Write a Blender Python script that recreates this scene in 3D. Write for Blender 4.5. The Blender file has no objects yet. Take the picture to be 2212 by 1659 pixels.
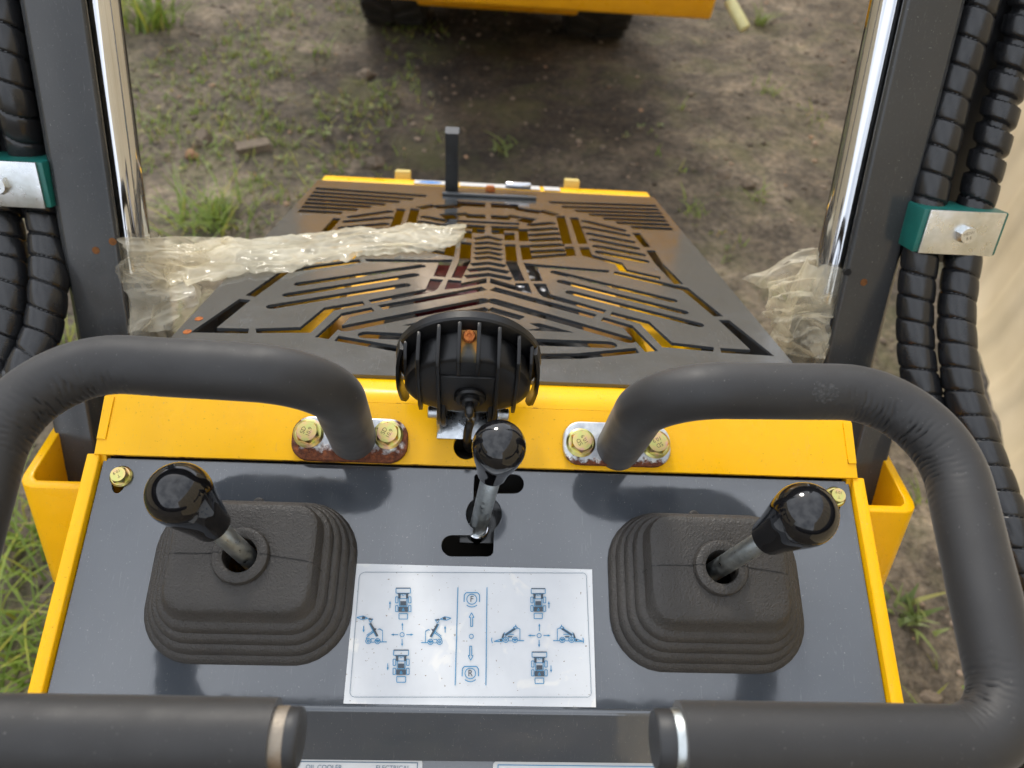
import bpy, bmesh, math, random
from mathutils import Vector, Matrix, noise
random.seed(7)
R = math.radians
V = Vector
SC = bpy.context.scene
COL = SC.collection

# ------------------------------------------------------------------ camera
F, CX, CY, PW = 1600.0, 1106.0, 829.5, 2212.0      # calibrated lens, in units of a 2212 px wide picture
PITCH, CAMH = R(47), 1.52
xc = V((30135, 1138, 1600)).normalized()           # the machine's cross axis seen by the camera
yc = V((0, -math.sin(PITCH), math.cos(PITCH)))
yc = (yc - xc * yc.dot(xc)).normalized()
zc = xc.cross(yc)
CAM = V((0, 0, CAMH))
cam_d = bpy.data.cameras.new('camera')
cam = bpy.data.objects.new('camera', cam_d)
COL.objects.link(cam)
cam_d.sensor_width = 36
cam_d.lens = F / PW * 36
cam_d.clip_start, cam_d.clip_end = 0.02, 900
cam_d.dof.use_dof = True
cam_d.dof.focus_distance = 0.53
cam_d.dof.aperture_fstop = 7.5
right = V((xc.x, yc.x, zc.x)); down = V((xc.y, yc.y, zc.y)); fwd = V((xc.z, yc.z, zc.z))
m = Matrix((right, -down, -fwd)).transposed().to_4x4()
m.translation = CAM
cam.matrix_world = m
SC.camera = cam

# ------------------------------------------------------------------ sky, sun, exposure
SUN_EL, SUN_AZ = R(44), R(-16)                     # azimuth from +Y (straight ahead), negative = to the left
world = bpy.data.worlds.new('World'); SC.world = world; world.use_nodes = True
wn, wl = world.node_tree.nodes, world.node_tree.links
bg = wn['Background']; bg.inputs['Strength'].default_value = 0.080
sky = wn.new('ShaderNodeTexSky'); sky.sky_type = 'NISHITA'; sky.sun_disc = False
sky.sun_elevation = SUN_EL; sky.sun_rotation = SUN_AZ
sky.air_density = 1.0; sky.dust_density = 4.0; sky.ozone_density = 1.0
tc = wn.new('ShaderNodeTexCoord')
nz = wn.new('ShaderNodeTexNoise'); nz.inputs['Scale'].default_value = 2.2; nz.inputs['Detail'].default_value = 2
wl.new(tc.outputs['Generated'], nz.inputs['Vector'])
cr = wn.new('ShaderNodeValToRGB'); cr.color_ramp.elements[0].position = 0.30; cr.color_ramp.elements[1].position = 0.62
cr.color_ramp.elements[0].color = (0.35, 0.35, 0.35, 1); cr.color_ramp.elements[1].color = (0.95, 0.95, 0.95, 1)
wl.new(nz.outputs['Fac'], cr.inputs['Fac'])
mixw = wn.new('ShaderNodeMix'); mixw.data_type = 'RGBA'
mixw.inputs[7].default_value = (15.0, 15.7, 16.9, 1)    # thin white cloud
wl.new(cr.outputs['Color'], mixw.inputs[0]); wl.new(sky.outputs['Color'], mixw.inputs[6])
wl.new(mixw.outputs[2], bg.inputs['Color'])
sd = bpy.data.lights.new('sun', 'SUN'); sd.energy = 1.5; sd.angle = R(11); sd.color = (1.0, 0.93, 0.82)
sun = bpy.data.objects.new('sun', sd); COL.objects.link(sun)
sdir = V((math.sin(SUN_AZ) * math.cos(SUN_EL), math.cos(SUN_AZ) * math.cos(SUN_EL), math.sin(SUN_EL)))
sun.rotation_euler = (-sdir).to_track_quat('-Z', 'Y').to_euler()
sun.location = (0, 0, 12)
SC.render.engine = 'CYCLES'
cy = SC.cycles
cy.max_bounces = 5; cy.diffuse_bounces = 3; cy.glossy_bounces = 4; cy.transmission_bounces = 2; cy.transparent_max_bounces = 14
cy.caustics_reflective = False; cy.caustics_refractive = False; cy.use_adaptive_sampling = True; cy.adaptive_threshold = 0.03
cy.use_denoising = True
SC.view_settings.view_transform = 'Standard'; SC.view_settings.look = 'None'
SC.view_settings.exposure = 0.62; SC.view_settings.gamma = 1.0
SC.view_settings.use_curve_mapping = False

# ------------------------------------------------------------------ measuring helpers (photo point -> point on a real plane)
def ray(px, py):
    d = V(((px - CX) / F, (py - CY) / F, 1.0))
    return V((xc.dot(d), yc.dot(d), zc.dot(d)))
def at(px, py, depth): return CAM + ray(px, py) * depth
class Frame:                                        # a plane with axes u (across), v (up the slope), n (out)
    def __init__(s, o, elev, u=V((1, 0, 0))):
        s.o = V(o); s.u = u; e = R(elev)
        s.v = V((0, math.cos(e), math.sin(e))); s.n = s.u.cross(s.v)
    def hit(s, px, py, h=0.0):
        r = ray(px, py); p = s.o + s.n * h
        return CAM + r * ((p - CAM).dot(s.n) / r.dot(s.n))
    def uv(s, px, py, h=0.0):
        w = s.hit(px, py, h) - s.o
        return (w.dot(s.u), w.dot(s.v))
    def pt(s, u, v, h=0.0): return s.o + s.u * u + s.v * v + s.n * h
    def mat(s, u=0, v=0, h=0, rot=0):
        M = Matrix((s.u, s.v, s.n)).transposed().to_4x4(); M.translation = s.pt(u, v, h)
        return M @ Matrix.Rotation(rot, 4, 'Z')
XM = 0.0127                                         # centre line of the machine
PANEL = Frame((XM, 0.2559, 1.0326), 19.8)
STRIP = Frame((XM, 0.3375, 1.0682), 26.0)
HOOD = Frame((XM, 0.4071, 1.0879), -19.6)
def px4(x, y): return (x * PW / 4096.0, y * PW / 4096.0)

# ------------------------------------------------------------------ materials
MATS = {}
class Mt:
    def __init__(s, name):
        s.m = bpy.data.materials.new(name); s.m.use_nodes = True
        s.t = s.m.node_tree; s.N = s.t.nodes; s.L = s.t.links
        s.b = s.N['Principled BSDF']; MATS[name] = s.m
    def set(s, **k):
        for a, v in k.items():
            a = a.replace('_', ' ')
            for i in s.b.inputs:
                if i.name.lower() == a.lower():
                    i.default_value = v if not (isinstance(v, tuple) and len(v) == 3) else (*v, 1)
        return s
    def node(s, t, **k):
        n = s.N.new(t)
        for a, v in k.items():
            if a in n.inputs: n.inputs[a].default_value = v
            else: setattr(n, a, v)
        return n
    def coord(s, kind='Object', scale=None):
        c = s.node('ShaderNodeTexCoord').outputs[kind]
        if scale:
            mp = s.node('ShaderNodeMapping'); mp.inputs['Scale'].default_value = scale
            s.L.new(c, mp.inputs['Vector']); c = mp.outputs['Vector']
        return c
    def noise(s, scale, detail=4, rough=0.55, vec=None, dist=0.0):
        n = s.node('ShaderNodeTexNoise'); n.inputs['Scale'].default_value = scale
        n.inputs['Detail'].default_value = min(detail, 3.5); n.inputs['Roughness'].default_value = rough
        n.inputs['Distortion'].default_value = dist
        s.L.new(vec if vec else s.coord(), n.inputs['Vector']); return n.outputs['Fac']
    def ramp(s, fac, stops):
        r = s.node('ShaderNodeValToRGB'); e = r.color_ramp.elements
        while len(e) < len(stops): e.new(0.5)
        for i, (p, c) in enumerate(stops):
            e[i].position = p; e[i].color = (*c, 1) if isinstance(c, tuple) else (c, c, c, 1)
        s.L.new(fac, r.inputs['Fac']); return r.outputs['Color']
    def mix(s, fac, a, b, blend='MIX'):
        n = s.node('ShaderNodeMix'); n.data_type = 'RGBA'; n.blend_type = blend
        for v, i in ((fac, 0), (a, 6), (b, 7)):
            if isinstance(v, (int, float)): n.inputs[i].default_value = v
            elif isinstance(v, tuple): n.inputs[i].default_value = (*v, 1)
            else: s.L.new(v, n.inputs[i])
        return n.outputs[2]
    def math(s, op, a, b=None, c=None):
        n = s.node('ShaderNodeMath'); n.operation = op
        for i, v in enumerate((a, b, c)):
            if v is None: continue
            if isinstance(v, (int, float)): n.inputs[i].default_value = v
            else: s.L.new(v, n.inputs[i])
        return n.outputs[0]
    def to(s, sock, name): s.L.new(sock, s.b.inputs[name]); return s
    def bump(s, h, strength=0.3, dist=0.001, prev=None):
        n = s.node('ShaderNodeBump'); n.inputs['Strength'].default_value = strength; n.inputs['Distance'].default_value = dist
        s.L.new(h, n.inputs['Height'])
        if prev: s.L.new(prev, n.inputs['Normal'])
        s.L.new(n.outputs['Normal'], s.b.inputs['Normal']); return n.outputs['Normal']

def paint(name, col, dark, rough=0.16, peel=0.05, coat=0.0, ior=1.5, speck=0.5, chips=False):
    k = Mt(name); k.set(Roughness=rough, IOR=ior, Coat_Weight=coat, Coat_Roughness=0.05)
    big = k.noise(9, 5); fine = k.noise(160, 3)
    c = k.mix(k.ramp(big, [(0.35, 0.0), (0.75, 1.0)]), col, dark)
    spots = k.ramp(k.noise(420, 2, 0.5), [(0.70, 0.0), (0.74, 1.0)])
    c = k.mix(k.math('MULTIPLY', spots, speck), c, (dark[0] * 0.35, dark[1] * 0.3, dark[2] * 0.3))
    dust = k.ramp(k.noise(760, 2, 0.5), [(0.715, 0.0), (0.735, 1.0)])
    c = k.mix(k.math('MULTIPLY', dust, 0.45), c, (0.34, 0.33, 0.31))
    scr = k.ramp(k.noise(26, 2, 0.5, k.coord('Object', (40, 2.2, 5)), 1.2), [(0.685, 0.0), (0.70, 1.0)])
    c = k.mix(k.math('MULTIPLY', scr, 0.10), c, (0.34, 0.34, 0.34))
    if chips:                                        # paint worn through on the outer edges
        geo = k.node('ShaderNodeNewGeometry')
        e_ = k.math('ADD', geo.outputs['Pointiness'], k.math('MULTIPLY', k.math('SUBTRACT', k.noise(90, 3, 0.7), 0.5), 0.22))
        c = k.mix(k.ramp(e_, [(0.665, 0.0), (0.685, 1.0)]), c, (0.22, 0.065, 0.010))
        grime = k.ramp(k.noise(5, 3.5, 0.7), [(0.50, 0.0), (0.72, 0.30)])
        c = k.mix(grime, c, tuple(v * 0.62 for v in dark))
    k.to(c, 'Base Color')
    k.to(k.ramp(k.noise(22, 6, 0.65), [(0.3, rough * 0.65), (0.62, rough * 1.4), (0.8, rough * 2.6)]), 'Roughness')
    n = k.bump(k.noise(45, 2), peel, 0.0012)
    k.bump(fine, peel * 0.6, 0.0003, n)
    return k
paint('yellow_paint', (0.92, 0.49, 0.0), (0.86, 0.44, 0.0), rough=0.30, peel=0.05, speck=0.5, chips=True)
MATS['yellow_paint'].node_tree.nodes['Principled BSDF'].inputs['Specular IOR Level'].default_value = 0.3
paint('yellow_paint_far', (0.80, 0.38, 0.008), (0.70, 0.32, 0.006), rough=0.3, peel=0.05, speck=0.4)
paint('grey_paint', (0.050, 0.058, 0.070), (0.062, 0.070, 0.082), rough=0.07, peel=0.10, ior=1.9, speck=0.1)
paint('hood_paint', (0.046, 0.050, 0.054), (0.054, 0.057, 0.060), rough=0.13, peel=0.02, ior=1.75, speck=0.12)
paint('post_paint', (0.038, 0.040, 0.042), (0.050, 0.051, 0.051), rough=0.14, peel=0.05, ior=1.45, speck=0.2)
k = Mt('foam'); k.set(Roughness=0.50, IOR=1.5, Sheen_Weight=0.15, Sheen_Roughness=0.4)
k.to(k.ramp(k.noise(25, 5), [(0.3, (0.0150, 0.0147, 0.0152)), (0.8, (0.020, 0.0195, 0.0197))]), 'Base Color')
k.to(k.ramp(k.noise(60, 4), [(0.3, 0.50), (0.8, 0.66)]), 'Roughness')
sc_ = k.ramp(k.noise(2600, 1), [(0.73, 0.0), (0.76, 1.0)])
fb = k.b.inputs['Base Color'].links[0].from_socket
k.to(k.mix(k.math('MULTIPLY', k.ramp(k.noise(620, 2), [(0.715, 0.0), (0.735, 1.0)]), 0.5), fb, (0.16, 0.155, 0.15)), 'Base Color')
k.bump(k.noise(1500, 3), 0.12, 0.0004)
k = Mt('foam_scuff'); k.set(Roughness=0.5)
k.to(k.ramp(k.noise(420, 4, 0.7), [(0.47, (0.018, 0.018, 0.0185)), (0.70, (0.065, 0.065, 0.065))]), 'Base Color')
k.bump(k.noise(900, 3), 0.6, 0.001)
k = Mt('boot_rubber'); k.set(Roughness=0.52, IOR=1.5)
k.to(k.ramp(k.noise(40, 4), [(0.3, (0.033, 0.030, 0.027)), (0.8, (0.045, 0.0405, 0.036))]), 'Base Color')
vo = k.node('ShaderNodeTexVoronoi'); vo.inputs['Scale'].default_value = 360; vo.feature = 'DISTANCE_TO_EDGE'
wv = k.node('ShaderNodeVectorMath'); wv.operation = 'ADD'
nn = k.node('ShaderNodeTexNoise'); nn.inputs['Scale'].default_value = 260
k.L.new(k.coord(), nn.inputs['Vector']); 
ms = k.node('ShaderNodeVectorMath'); ms.operation = 'SCALE'; ms.inputs['Scale'].default_value = 0.006
k.L.new(nn.outputs['Color'], ms.inputs[0]); k.L.new(k.coord(), wv.inputs[0]); k.L.new(ms.outputs[0], wv.inputs[1])
k.L.new(wv.outputs[0], vo.inputs['Vector'])
k.bump(k.ramp(vo.outputs['Distance'], [(0.0, 0.0), (0.35, 1.0)]), 0.42, 0.0008)
k = Mt('gloss_black'); k.set(Base_Color=(0.006, 0.006, 0.007), Roughness=0.05, IOR=1.55)
k.to(k.ramp(k.noise(90, 5, 0.7), [(0.5, 0.035), (0.85, 0.07)]), 'Roughness')
def metal(name, c1, c2, rough=0.3, scale=60, metallic=1.0, bump=0.15):
    k = Mt(name); k.set(Metallic=metallic)
    k.to(k.ramp(k.noise(scale, 5, 0.65), [(0.3, c1), (0.7, c2)]), 'Base Color')
    k.to(k.ramp(k.noise(scale * 2.3, 4, 0.6), [(0.3, rough * 0.7), (0.75, rough * 1.5)]), 'Roughness')
    k.bump(k.noise(scale * 6, 3), bump, 0.0006); return k
metal('zinc', (0.62, 0.65, 0.68), (0.42, 0.45, 0.48), 0.30, 70)
metal('shaft_steel', (0.62, 0.66, 0.66), (0.40, 0.43, 0.43), 0.36, 120, bump=0.12)
metal('clamp_zinc', (0.78, 0.80, 0.82), (0.55, 0.57, 0.55), 0.30, 40)
metal('chrome', (0.62, 0.63, 0.65), (0.58, 0.59, 0.61), 0.05, 20, bump=0.0)
metal('zinc_cast', (0.45, 0.48, 0.50), (0.58, 0.60, 0.62), 0.35, 110, bump=0.3)
k = Mt('yellow_zinc'); k.set(Metallic=1.0, Roughness=0.28)
k.to(k.ramp(k.noise(130, 3, 0.5), [(0.30, (0.66, 0.38, 0.28)), (0.43, (0.66, 0.50, 0.20)), (0.58, (0.54, 0.54, 0.18)), (0.72, (0.62, 0.42, 0.27))]), 'Base Color')
k.bump(k.noise(900, 3), 0.12, 0.0003)
def rusty(name, amount):
    k = Mt(name)
    co = k.coord('Generated')
    sx = k.node('ShaderNodeSeparateXYZ'); k.L.new(co, sx.inputs[0])
    # rust creeps in from the rims of the plate
    ex = k.math('ABSOLUTE', k.math('SUBTRACT', sx.outputs[0], 0.5)); 
    lo = k.math('SUBTRACT', 1.0, sx.outputs[1])
    edge = k.math('MAXIMUM', k.math('MULTIPLY', ex, 1.75 if amount > 0.5 else 1.2), k.math('MULTIPLY', lo, 1.0 if amount > 0.5 else 0.86))
    f = k.math('ADD', k.math('MULTIPLY', edge, 0.9), k.math('MULTIPLY', k.noise(120, 6, 0.7), 0.55))
    th = 0.93 if amount > 0.5 else 1.06
    mask = k.ramp(f, [(th - 0.07 if th < 1 else 0.93, 0.0), (min(1.0, th + 0.05), 1.0)])
    rust = k.ramp(k.noise(300, 6, 0.7), [(0.3, (0.055, 0.014, 0.006)), (0.55, (0.16, 0.045, 0.015)), (0.75, (0.34, 0.10, 0.03))])
    zin = k.ramp(k.noise(90, 5, 0.65), [(0.35, (0.40, 0.42, 0.46)), (0.6, (0.66, 0.67, 0.66)), (0.75, (0.86, 0.86, 0.82))])
    k.to(k.mix(mask, zin, rust), 'Base Color')
    k.to(k.math('SUBTRACT', 0.75, k.math('MULTIPLY', mask, 0.75)), 'Metallic')
    k.to(k.math('ADD', 0.36, k.math('MULTIPLY', mask, 0.45)), 'Roughness')
    k.bump(k.math('MULTIPLY', k.noise(500, 5, 0.7), mask), 0.9, 0.0016)
rusty('rusty_zinc', 0.8); rusty('light_rust_zinc', 0.2)
k = Mt('rust'); k.set(Roughness=0.9)
k.to(k.ramp(k.noise(500, 6, 0.7), [(0.3, (0.10, 0.025, 0.008)), (0.5, (0.40, 0.11, 0.02)), (0.75, (0.60, 0.22, 0.05))]), 'Base Color')
k.bump(k.noise(700, 4), 0.9, 0.0012)
k = Mt('rust_stain'); k.set(Roughness=0.5)
co = k.coord('Generated'); sx = k.node('ShaderNodeSeparateXYZ'); k.L.new(co, sx.inputs[0])
ed = k.math('MULTIPLY', k.math('ABSOLUTE', k.math('SUBTRACT', sx.outputs[0], 0.5)), 0.9)
f = k.math('ADD', k.math('ADD', k.math('MULTIPLY', sx.outputs[1], 0.75), ed), k.math('MULTIPLY', k.noise(150, 5, 0.65), 0.35))
k.to(k.ramp(f, [(0.45, (0.020, 0.019, 0.016)), (0.68, (0.10, 0.07, 0.02)), (0.86, (0.46, 0.19, 0.02)), (1.0, (0.50, 0.22, 0.03))]), 'Base Color')
k = Mt('end_steel'); k.set(Metallic=0.6, Roughness=0.5)
co = k.coord('Generated'); sx = k.node('ShaderNodeSeparateXYZ'); k.L.new(co, sx.inputs[0])
f = k.math('ADD', k.math('SUBTRACT', 1.0, sx.outputs[2]), k.math('MULTIPLY', k.noise(140, 6, 0.7), 0.5))
k.to(k.ramp(f, [(0.40, (0.30, 0.26, 0.21)), (0.70, (0.24, 0.17, 0.11)), (0.95, (0.13, 0.045, 0.018))]), 'Base Color')
k.bump(k.noise(400, 4), 0.4, 0.0008)
def plain(name, col, rough=0.5, bump=0.1, bscale=300, var=0.25, vs=40, **kw):
    k = Mt(name); k.set(Roughness=rough, **kw)
    d = tuple(c * (1 - var) for c in col)
    k.to(k.ramp(k.noise(vs, 5, 0.6), [(0.3, d), (0.75, col)]), 'Base Color')
    k.bump(k.noise(bscale, 3), bump, 0.0006); return k
plain('hose_wrap', (0.016, 0.0165, 0.018), 0.27, 0.10, 120, 0.35, 30, IOR=1.5)
k = MATS['hose_wrap']
plain('hose_braid', (0.010, 0.010, 0.010), 0.75, 0.6, 900, 0.3)
plain('green_plastic', (0.012, 0.15, 0.125), 0.38, 0.12, 200, 0.3)
plain('lamp_black', (0.0065, 0.0065, 0.007), 0.34, 0.25, 1400, 0.25, Specular_IOR_Level=0.38)
plain('black_rubber', (0.012, 0.012, 0.012), 0.6, 0.2, 500)
plain('cap_plastic', (0.022, 0.023, 0.025), 0.5, 0.1, 500)
plain('cable_black', (0.010, 0.010, 0.0105), 0.3, 0.05, 500)
plain('engine_black', (0.012, 0.012, 0.013), 0.5, 0.2, 90)
plain('engine_red', (0.10, 0.006, 0.010), 0.3, 0.1, 90)
plain('engine_silver', (0.45, 0.45, 0.46), 0.35, 0.3, 90, Metallic=0.8)
plain('pale_block', (0.62, 0.48, 0.14), 0.6, 0.2, 90)
plain('pale_grip', (0.72, 0.68, 0.34), 0.45, 0.1, 90)
plain('white_decal', (0.60, 0.61, 0.61), 0.35, 0.05, 60, 0.08)
plain('decal_blue', (0.03, 0.22, 0.60), 0.4, 0.02, 60, 0.1)
plain('print_blue', (0.045, 0.28, 0.52), 0.4, 0.0, 60, 0.25, 500)
plain('print_dark', (0.055, 0.075, 0.10), 0.4, 0.0, 60, 0.35, 500)
plain('print_line', (0.10, 0.17, 0.24), 0.4, 0.0, 60, 0.1)
plain('print_white', (0.75, 0.78, 0.80), 0.4, 0.0, 60, 0.1)
plain('engraving', (0.10, 0.065, 0.02), 0.5, 0.0, 60, 0.1)
plain('engraving_grey', (0.16, 0.15, 0.12), 0.5, 0.0, 60, 0.1)
plain('cable_print', (0.16, 0.16, 0.16), 0.5, 0.0, 60, 0.1)
plain('seam_dark', (0.012, 0.012, 0.012), 0.8, 0.0, 60)
plain('hole_dark', (0.004, 0.004, 0.004), 0.9, 0.0, 60)
plain('lens_glass', (0.4, 0.4, 0.42), 0.1, 0.0, 60)
plain('tyre', (0.030, 0.026, 0.022), 0.85, 0.6, 60, 0.5, 15)
k = Mt('sticker'); k.set(Roughness=0.30, IOR=1.45)
patch = k.ramp(k.noise(38, 5, 0.6, dist=0.6), [(0.60, 0.0), (0.66, 1.0)])
dirt = k.ramp(k.noise(24, 6, 0.65), [(0.35, 0.0), (0.8, 1.0)])
specks = k.ramp(k.noise(520, 2), [(0.715, 0.0), (0.735, 1.0)])
c = k.mix(dirt, (0.64, 0.66, 0.68), (0.56, 0.58, 0.605)); c = k.mix(patch, c, (0.70, 0.70, 0.685)); c = k.mix(specks, c, (0.22, 0.17, 0.12))
k.to(c, 'Base Color'); k.bump(k.noise(14, 3), 0.22, 0.004)
# transparent wrapping film: a thin one and a folded, milky one
def film(name, lo, hi, col, tr_col):
    k = Mt(name); k.set(Roughness=0.12, Base_Color=col, IOR=1.5)
    tr = k.node('ShaderNodeBsdfTransparent'); tr.inputs[0].default_value = (*tr_col, 1)
    tl = k.node('ShaderNodeBsdfTranslucent'); tl.inputs[0].default_value = (*col, 1)
    m1 = k.node('ShaderNodeMixShader'); m1.inputs[0].default_value = 0.40
    k.L.new(k.b.outputs[0], m1.inputs[1]); k.L.new(tl.outputs[0], m1.inputs[2])
    m2 = k.node('ShaderNodeMixShader'); gl = k.node('ShaderNodeLayerWeight'); gl.inputs['Blend'].default_value = 0.35
    f = k.ramp(k.noise(14, 4, 0.6), [(0.35, lo), (0.65, hi)])
    f = k.math('ADD', f, k.math('MULTIPLY', gl.outputs['Facing'], 0.45))
    k.L.new(f, m2.inputs[0]); k.L.new(tr.outputs[0], m2.inputs[1]); k.L.new(m1.outputs[0], m2.inputs[2]); k.L.new(m2.outputs[0], k.N['Material Output'].inputs['Surface'])
    wn_ = k.node('ShaderNodeTexNoise'); wn_.inputs['Scale'].default_value = 9; k.L.new(k.coord(), wn_.inputs['Vector'])
    sc_v = k.node('ShaderNodeVectorMath'); sc_v.operation = 'SCALE'; sc_v.inputs['Scale'].default_value = 0.09; k.L.new(wn_.outputs['Color'], sc_v.inputs[0])
    ad = k.node('ShaderNodeVectorMath'); ad.operation = 'ADD'; k.L.new(k.coord(), ad.inputs[0]); k.L.new(sc_v.outputs[0], ad.inputs[1])
    r1 = k.math('ABSOLUTE', k.math('SUBTRACT', k.noise(13, 2, 0.5, ad.outputs[0]), 0.5))
    r2 = k.math('ABSOLUTE', k.math('SUBTRACT', k.noise(38, 2, 0.5, ad.outputs[0]), 0.5))
    hgt = k.math('ADD', r1, k.math('MULTIPLY', r2, 0.4))
    k.bump(hgt, 0.6, 0.014)
    crease = k.ramp(r1, [(0.0, 0.16), (0.03, 0.0)])
    k.L.new(k.math('ADD', f, crease), m2.inputs[0])
film('film', 0.05, 0.34, (0.86, 0.80, 0.64), (0.97, 0.95, 0.90))
film('film_milky', 0.24, 0.60, (0.88, 0.82, 0.64), (0.95, 0.90, 0.78))
# soil, plants, stones, sheet fence
k = Mt('soil'); k.set(Roughness=0.92)
a = k.ramp(k.noise(1.6, 6, 0.6), [(0.34, (0.088, 0.071, 0.053)), (0.52, (0.160, 0.130, 0.095)), (0.68, (0.270, 0.220, 0.160))])
b = k.ramp(k.noise(38, 6, 0.7), [(0.30, (0.30, 0.30, 0.30)), (0.55, (0.9, 0.9, 0.9)), (0.78, (1.5, 1.45, 1.4))])
c = k.mix(1.0, a, b, 'MULTIPLY'); c = k.mix(1.0, c, k.ramp(k.noise(7.5, 6, 0.65), [(0.32, (0.55, 0.55, 0.56)), (0.52, (1.0, 1.0, 1.0)), (0.70, (1.35, 1.32, 1.26))]), 'MULTIPLY')
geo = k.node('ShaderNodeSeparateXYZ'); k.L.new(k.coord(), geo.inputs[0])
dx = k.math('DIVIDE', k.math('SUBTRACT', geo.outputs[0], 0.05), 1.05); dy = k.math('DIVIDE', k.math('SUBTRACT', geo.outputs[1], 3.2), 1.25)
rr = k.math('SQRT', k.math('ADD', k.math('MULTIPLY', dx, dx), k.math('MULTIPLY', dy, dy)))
painted_shade = k.ramp(k.math('ADD', rr, k.math('MULTIPLY', k.math('SUBTRACT', k.noise(2.2, 5, 0.65), 0.5), 1.5)), [(0.50, (0.40, 0.38, 0.36)), (1.05, (1.0, 1.0, 1.0))])  # shade in front of the parked loader, painted into the soil colour
c = k.mix(1.0, c, painted_shade, 'MULTIPLY')
moss = k.ramp(k.noise(2.6, 6, 0.7), [(0.50, 0.0), (0.66, 0.42)])
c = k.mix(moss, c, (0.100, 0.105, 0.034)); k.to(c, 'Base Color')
n = k.bump(k.noise(16, 8, 0.7), 0.8, 0.03); k.bump(k.noise(90, 5, 0.7), 0.8, 0.008, n)
def leafmat(name, c1, c2):
    k = Mt(name); k.set(Roughness=0.5)
    oi = k.node('ShaderNodeNewGeometry')
    col = k.ramp(oi.outputs['Random Per Island'], [(0.0, c1), (0.75, c2), (1.0, (c2[0] * 1.6, c2[1] * 1.15, c2[2]))])
    k.to(col, 'Base Color')
    t = k.node('ShaderNodeBsdfTranslucent'); k.L.new(col, t.inputs[0])
    mx = k.node('ShaderNodeMixShader'); mx.inputs[0].default_value = 0.38
    k.L.new(k.b.outputs[0], mx.inputs[1]); k.L.new(t.outputs[0], mx.inputs[2]); k.L.new(mx.outputs[0], k.N['Material Output'].inputs['Surface'])
leafmat('grass_leaf', (0.13, 0.215, 0.026), (0.25, 0.33, 0.055))
leafmat('weed_leaf', (0.10, 0.15, 0.035), (0.24, 0.29, 0.09))
leafmat('dry_leaf', (0.20, 0.16, 0.07), (0.30, 0.25, 0.10))
k = Mt('pebble'); k.set(Roughness=0.9)
g = k.node('ShaderNodeNewGeometry')
k.to(k.ramp(g.outputs['Random Per Island'], [(0.0, (0.07, 0.056, 0.042)), (0.6, (0.15, 0.12, 0.09)), (0.9, (0.26, 0.20, 0.15)), (1.0, (0.36, 0.22, 0.13))]), 'Base Color')
plain('rust_hole', (0.20, 0.075, 0.015), 0.9, 0.5, 400, 0.6, 200)
plain('stone', (0.19, 0.15, 0.11), 0.9, 0.7, 60, 0.4, 30)
plain('brick_red', (0.36, 0.20, 0.11), 0.9, 0.7, 60, 0.4, 30)
k = Mt('beige_sheet'); k.set(Roughness=0.45)
k.to(k.ramp(k.noise(3, 6, 0.65), [(0.3, (0.58, 0.48, 0.31)), (0.55, (0.68, 0.57, 0.39)), (0.8, (0.70, 0.60, 0.42))]), 'Base Color')
k.bump(k.noise(30, 4), 0.1, 0.002)

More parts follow.
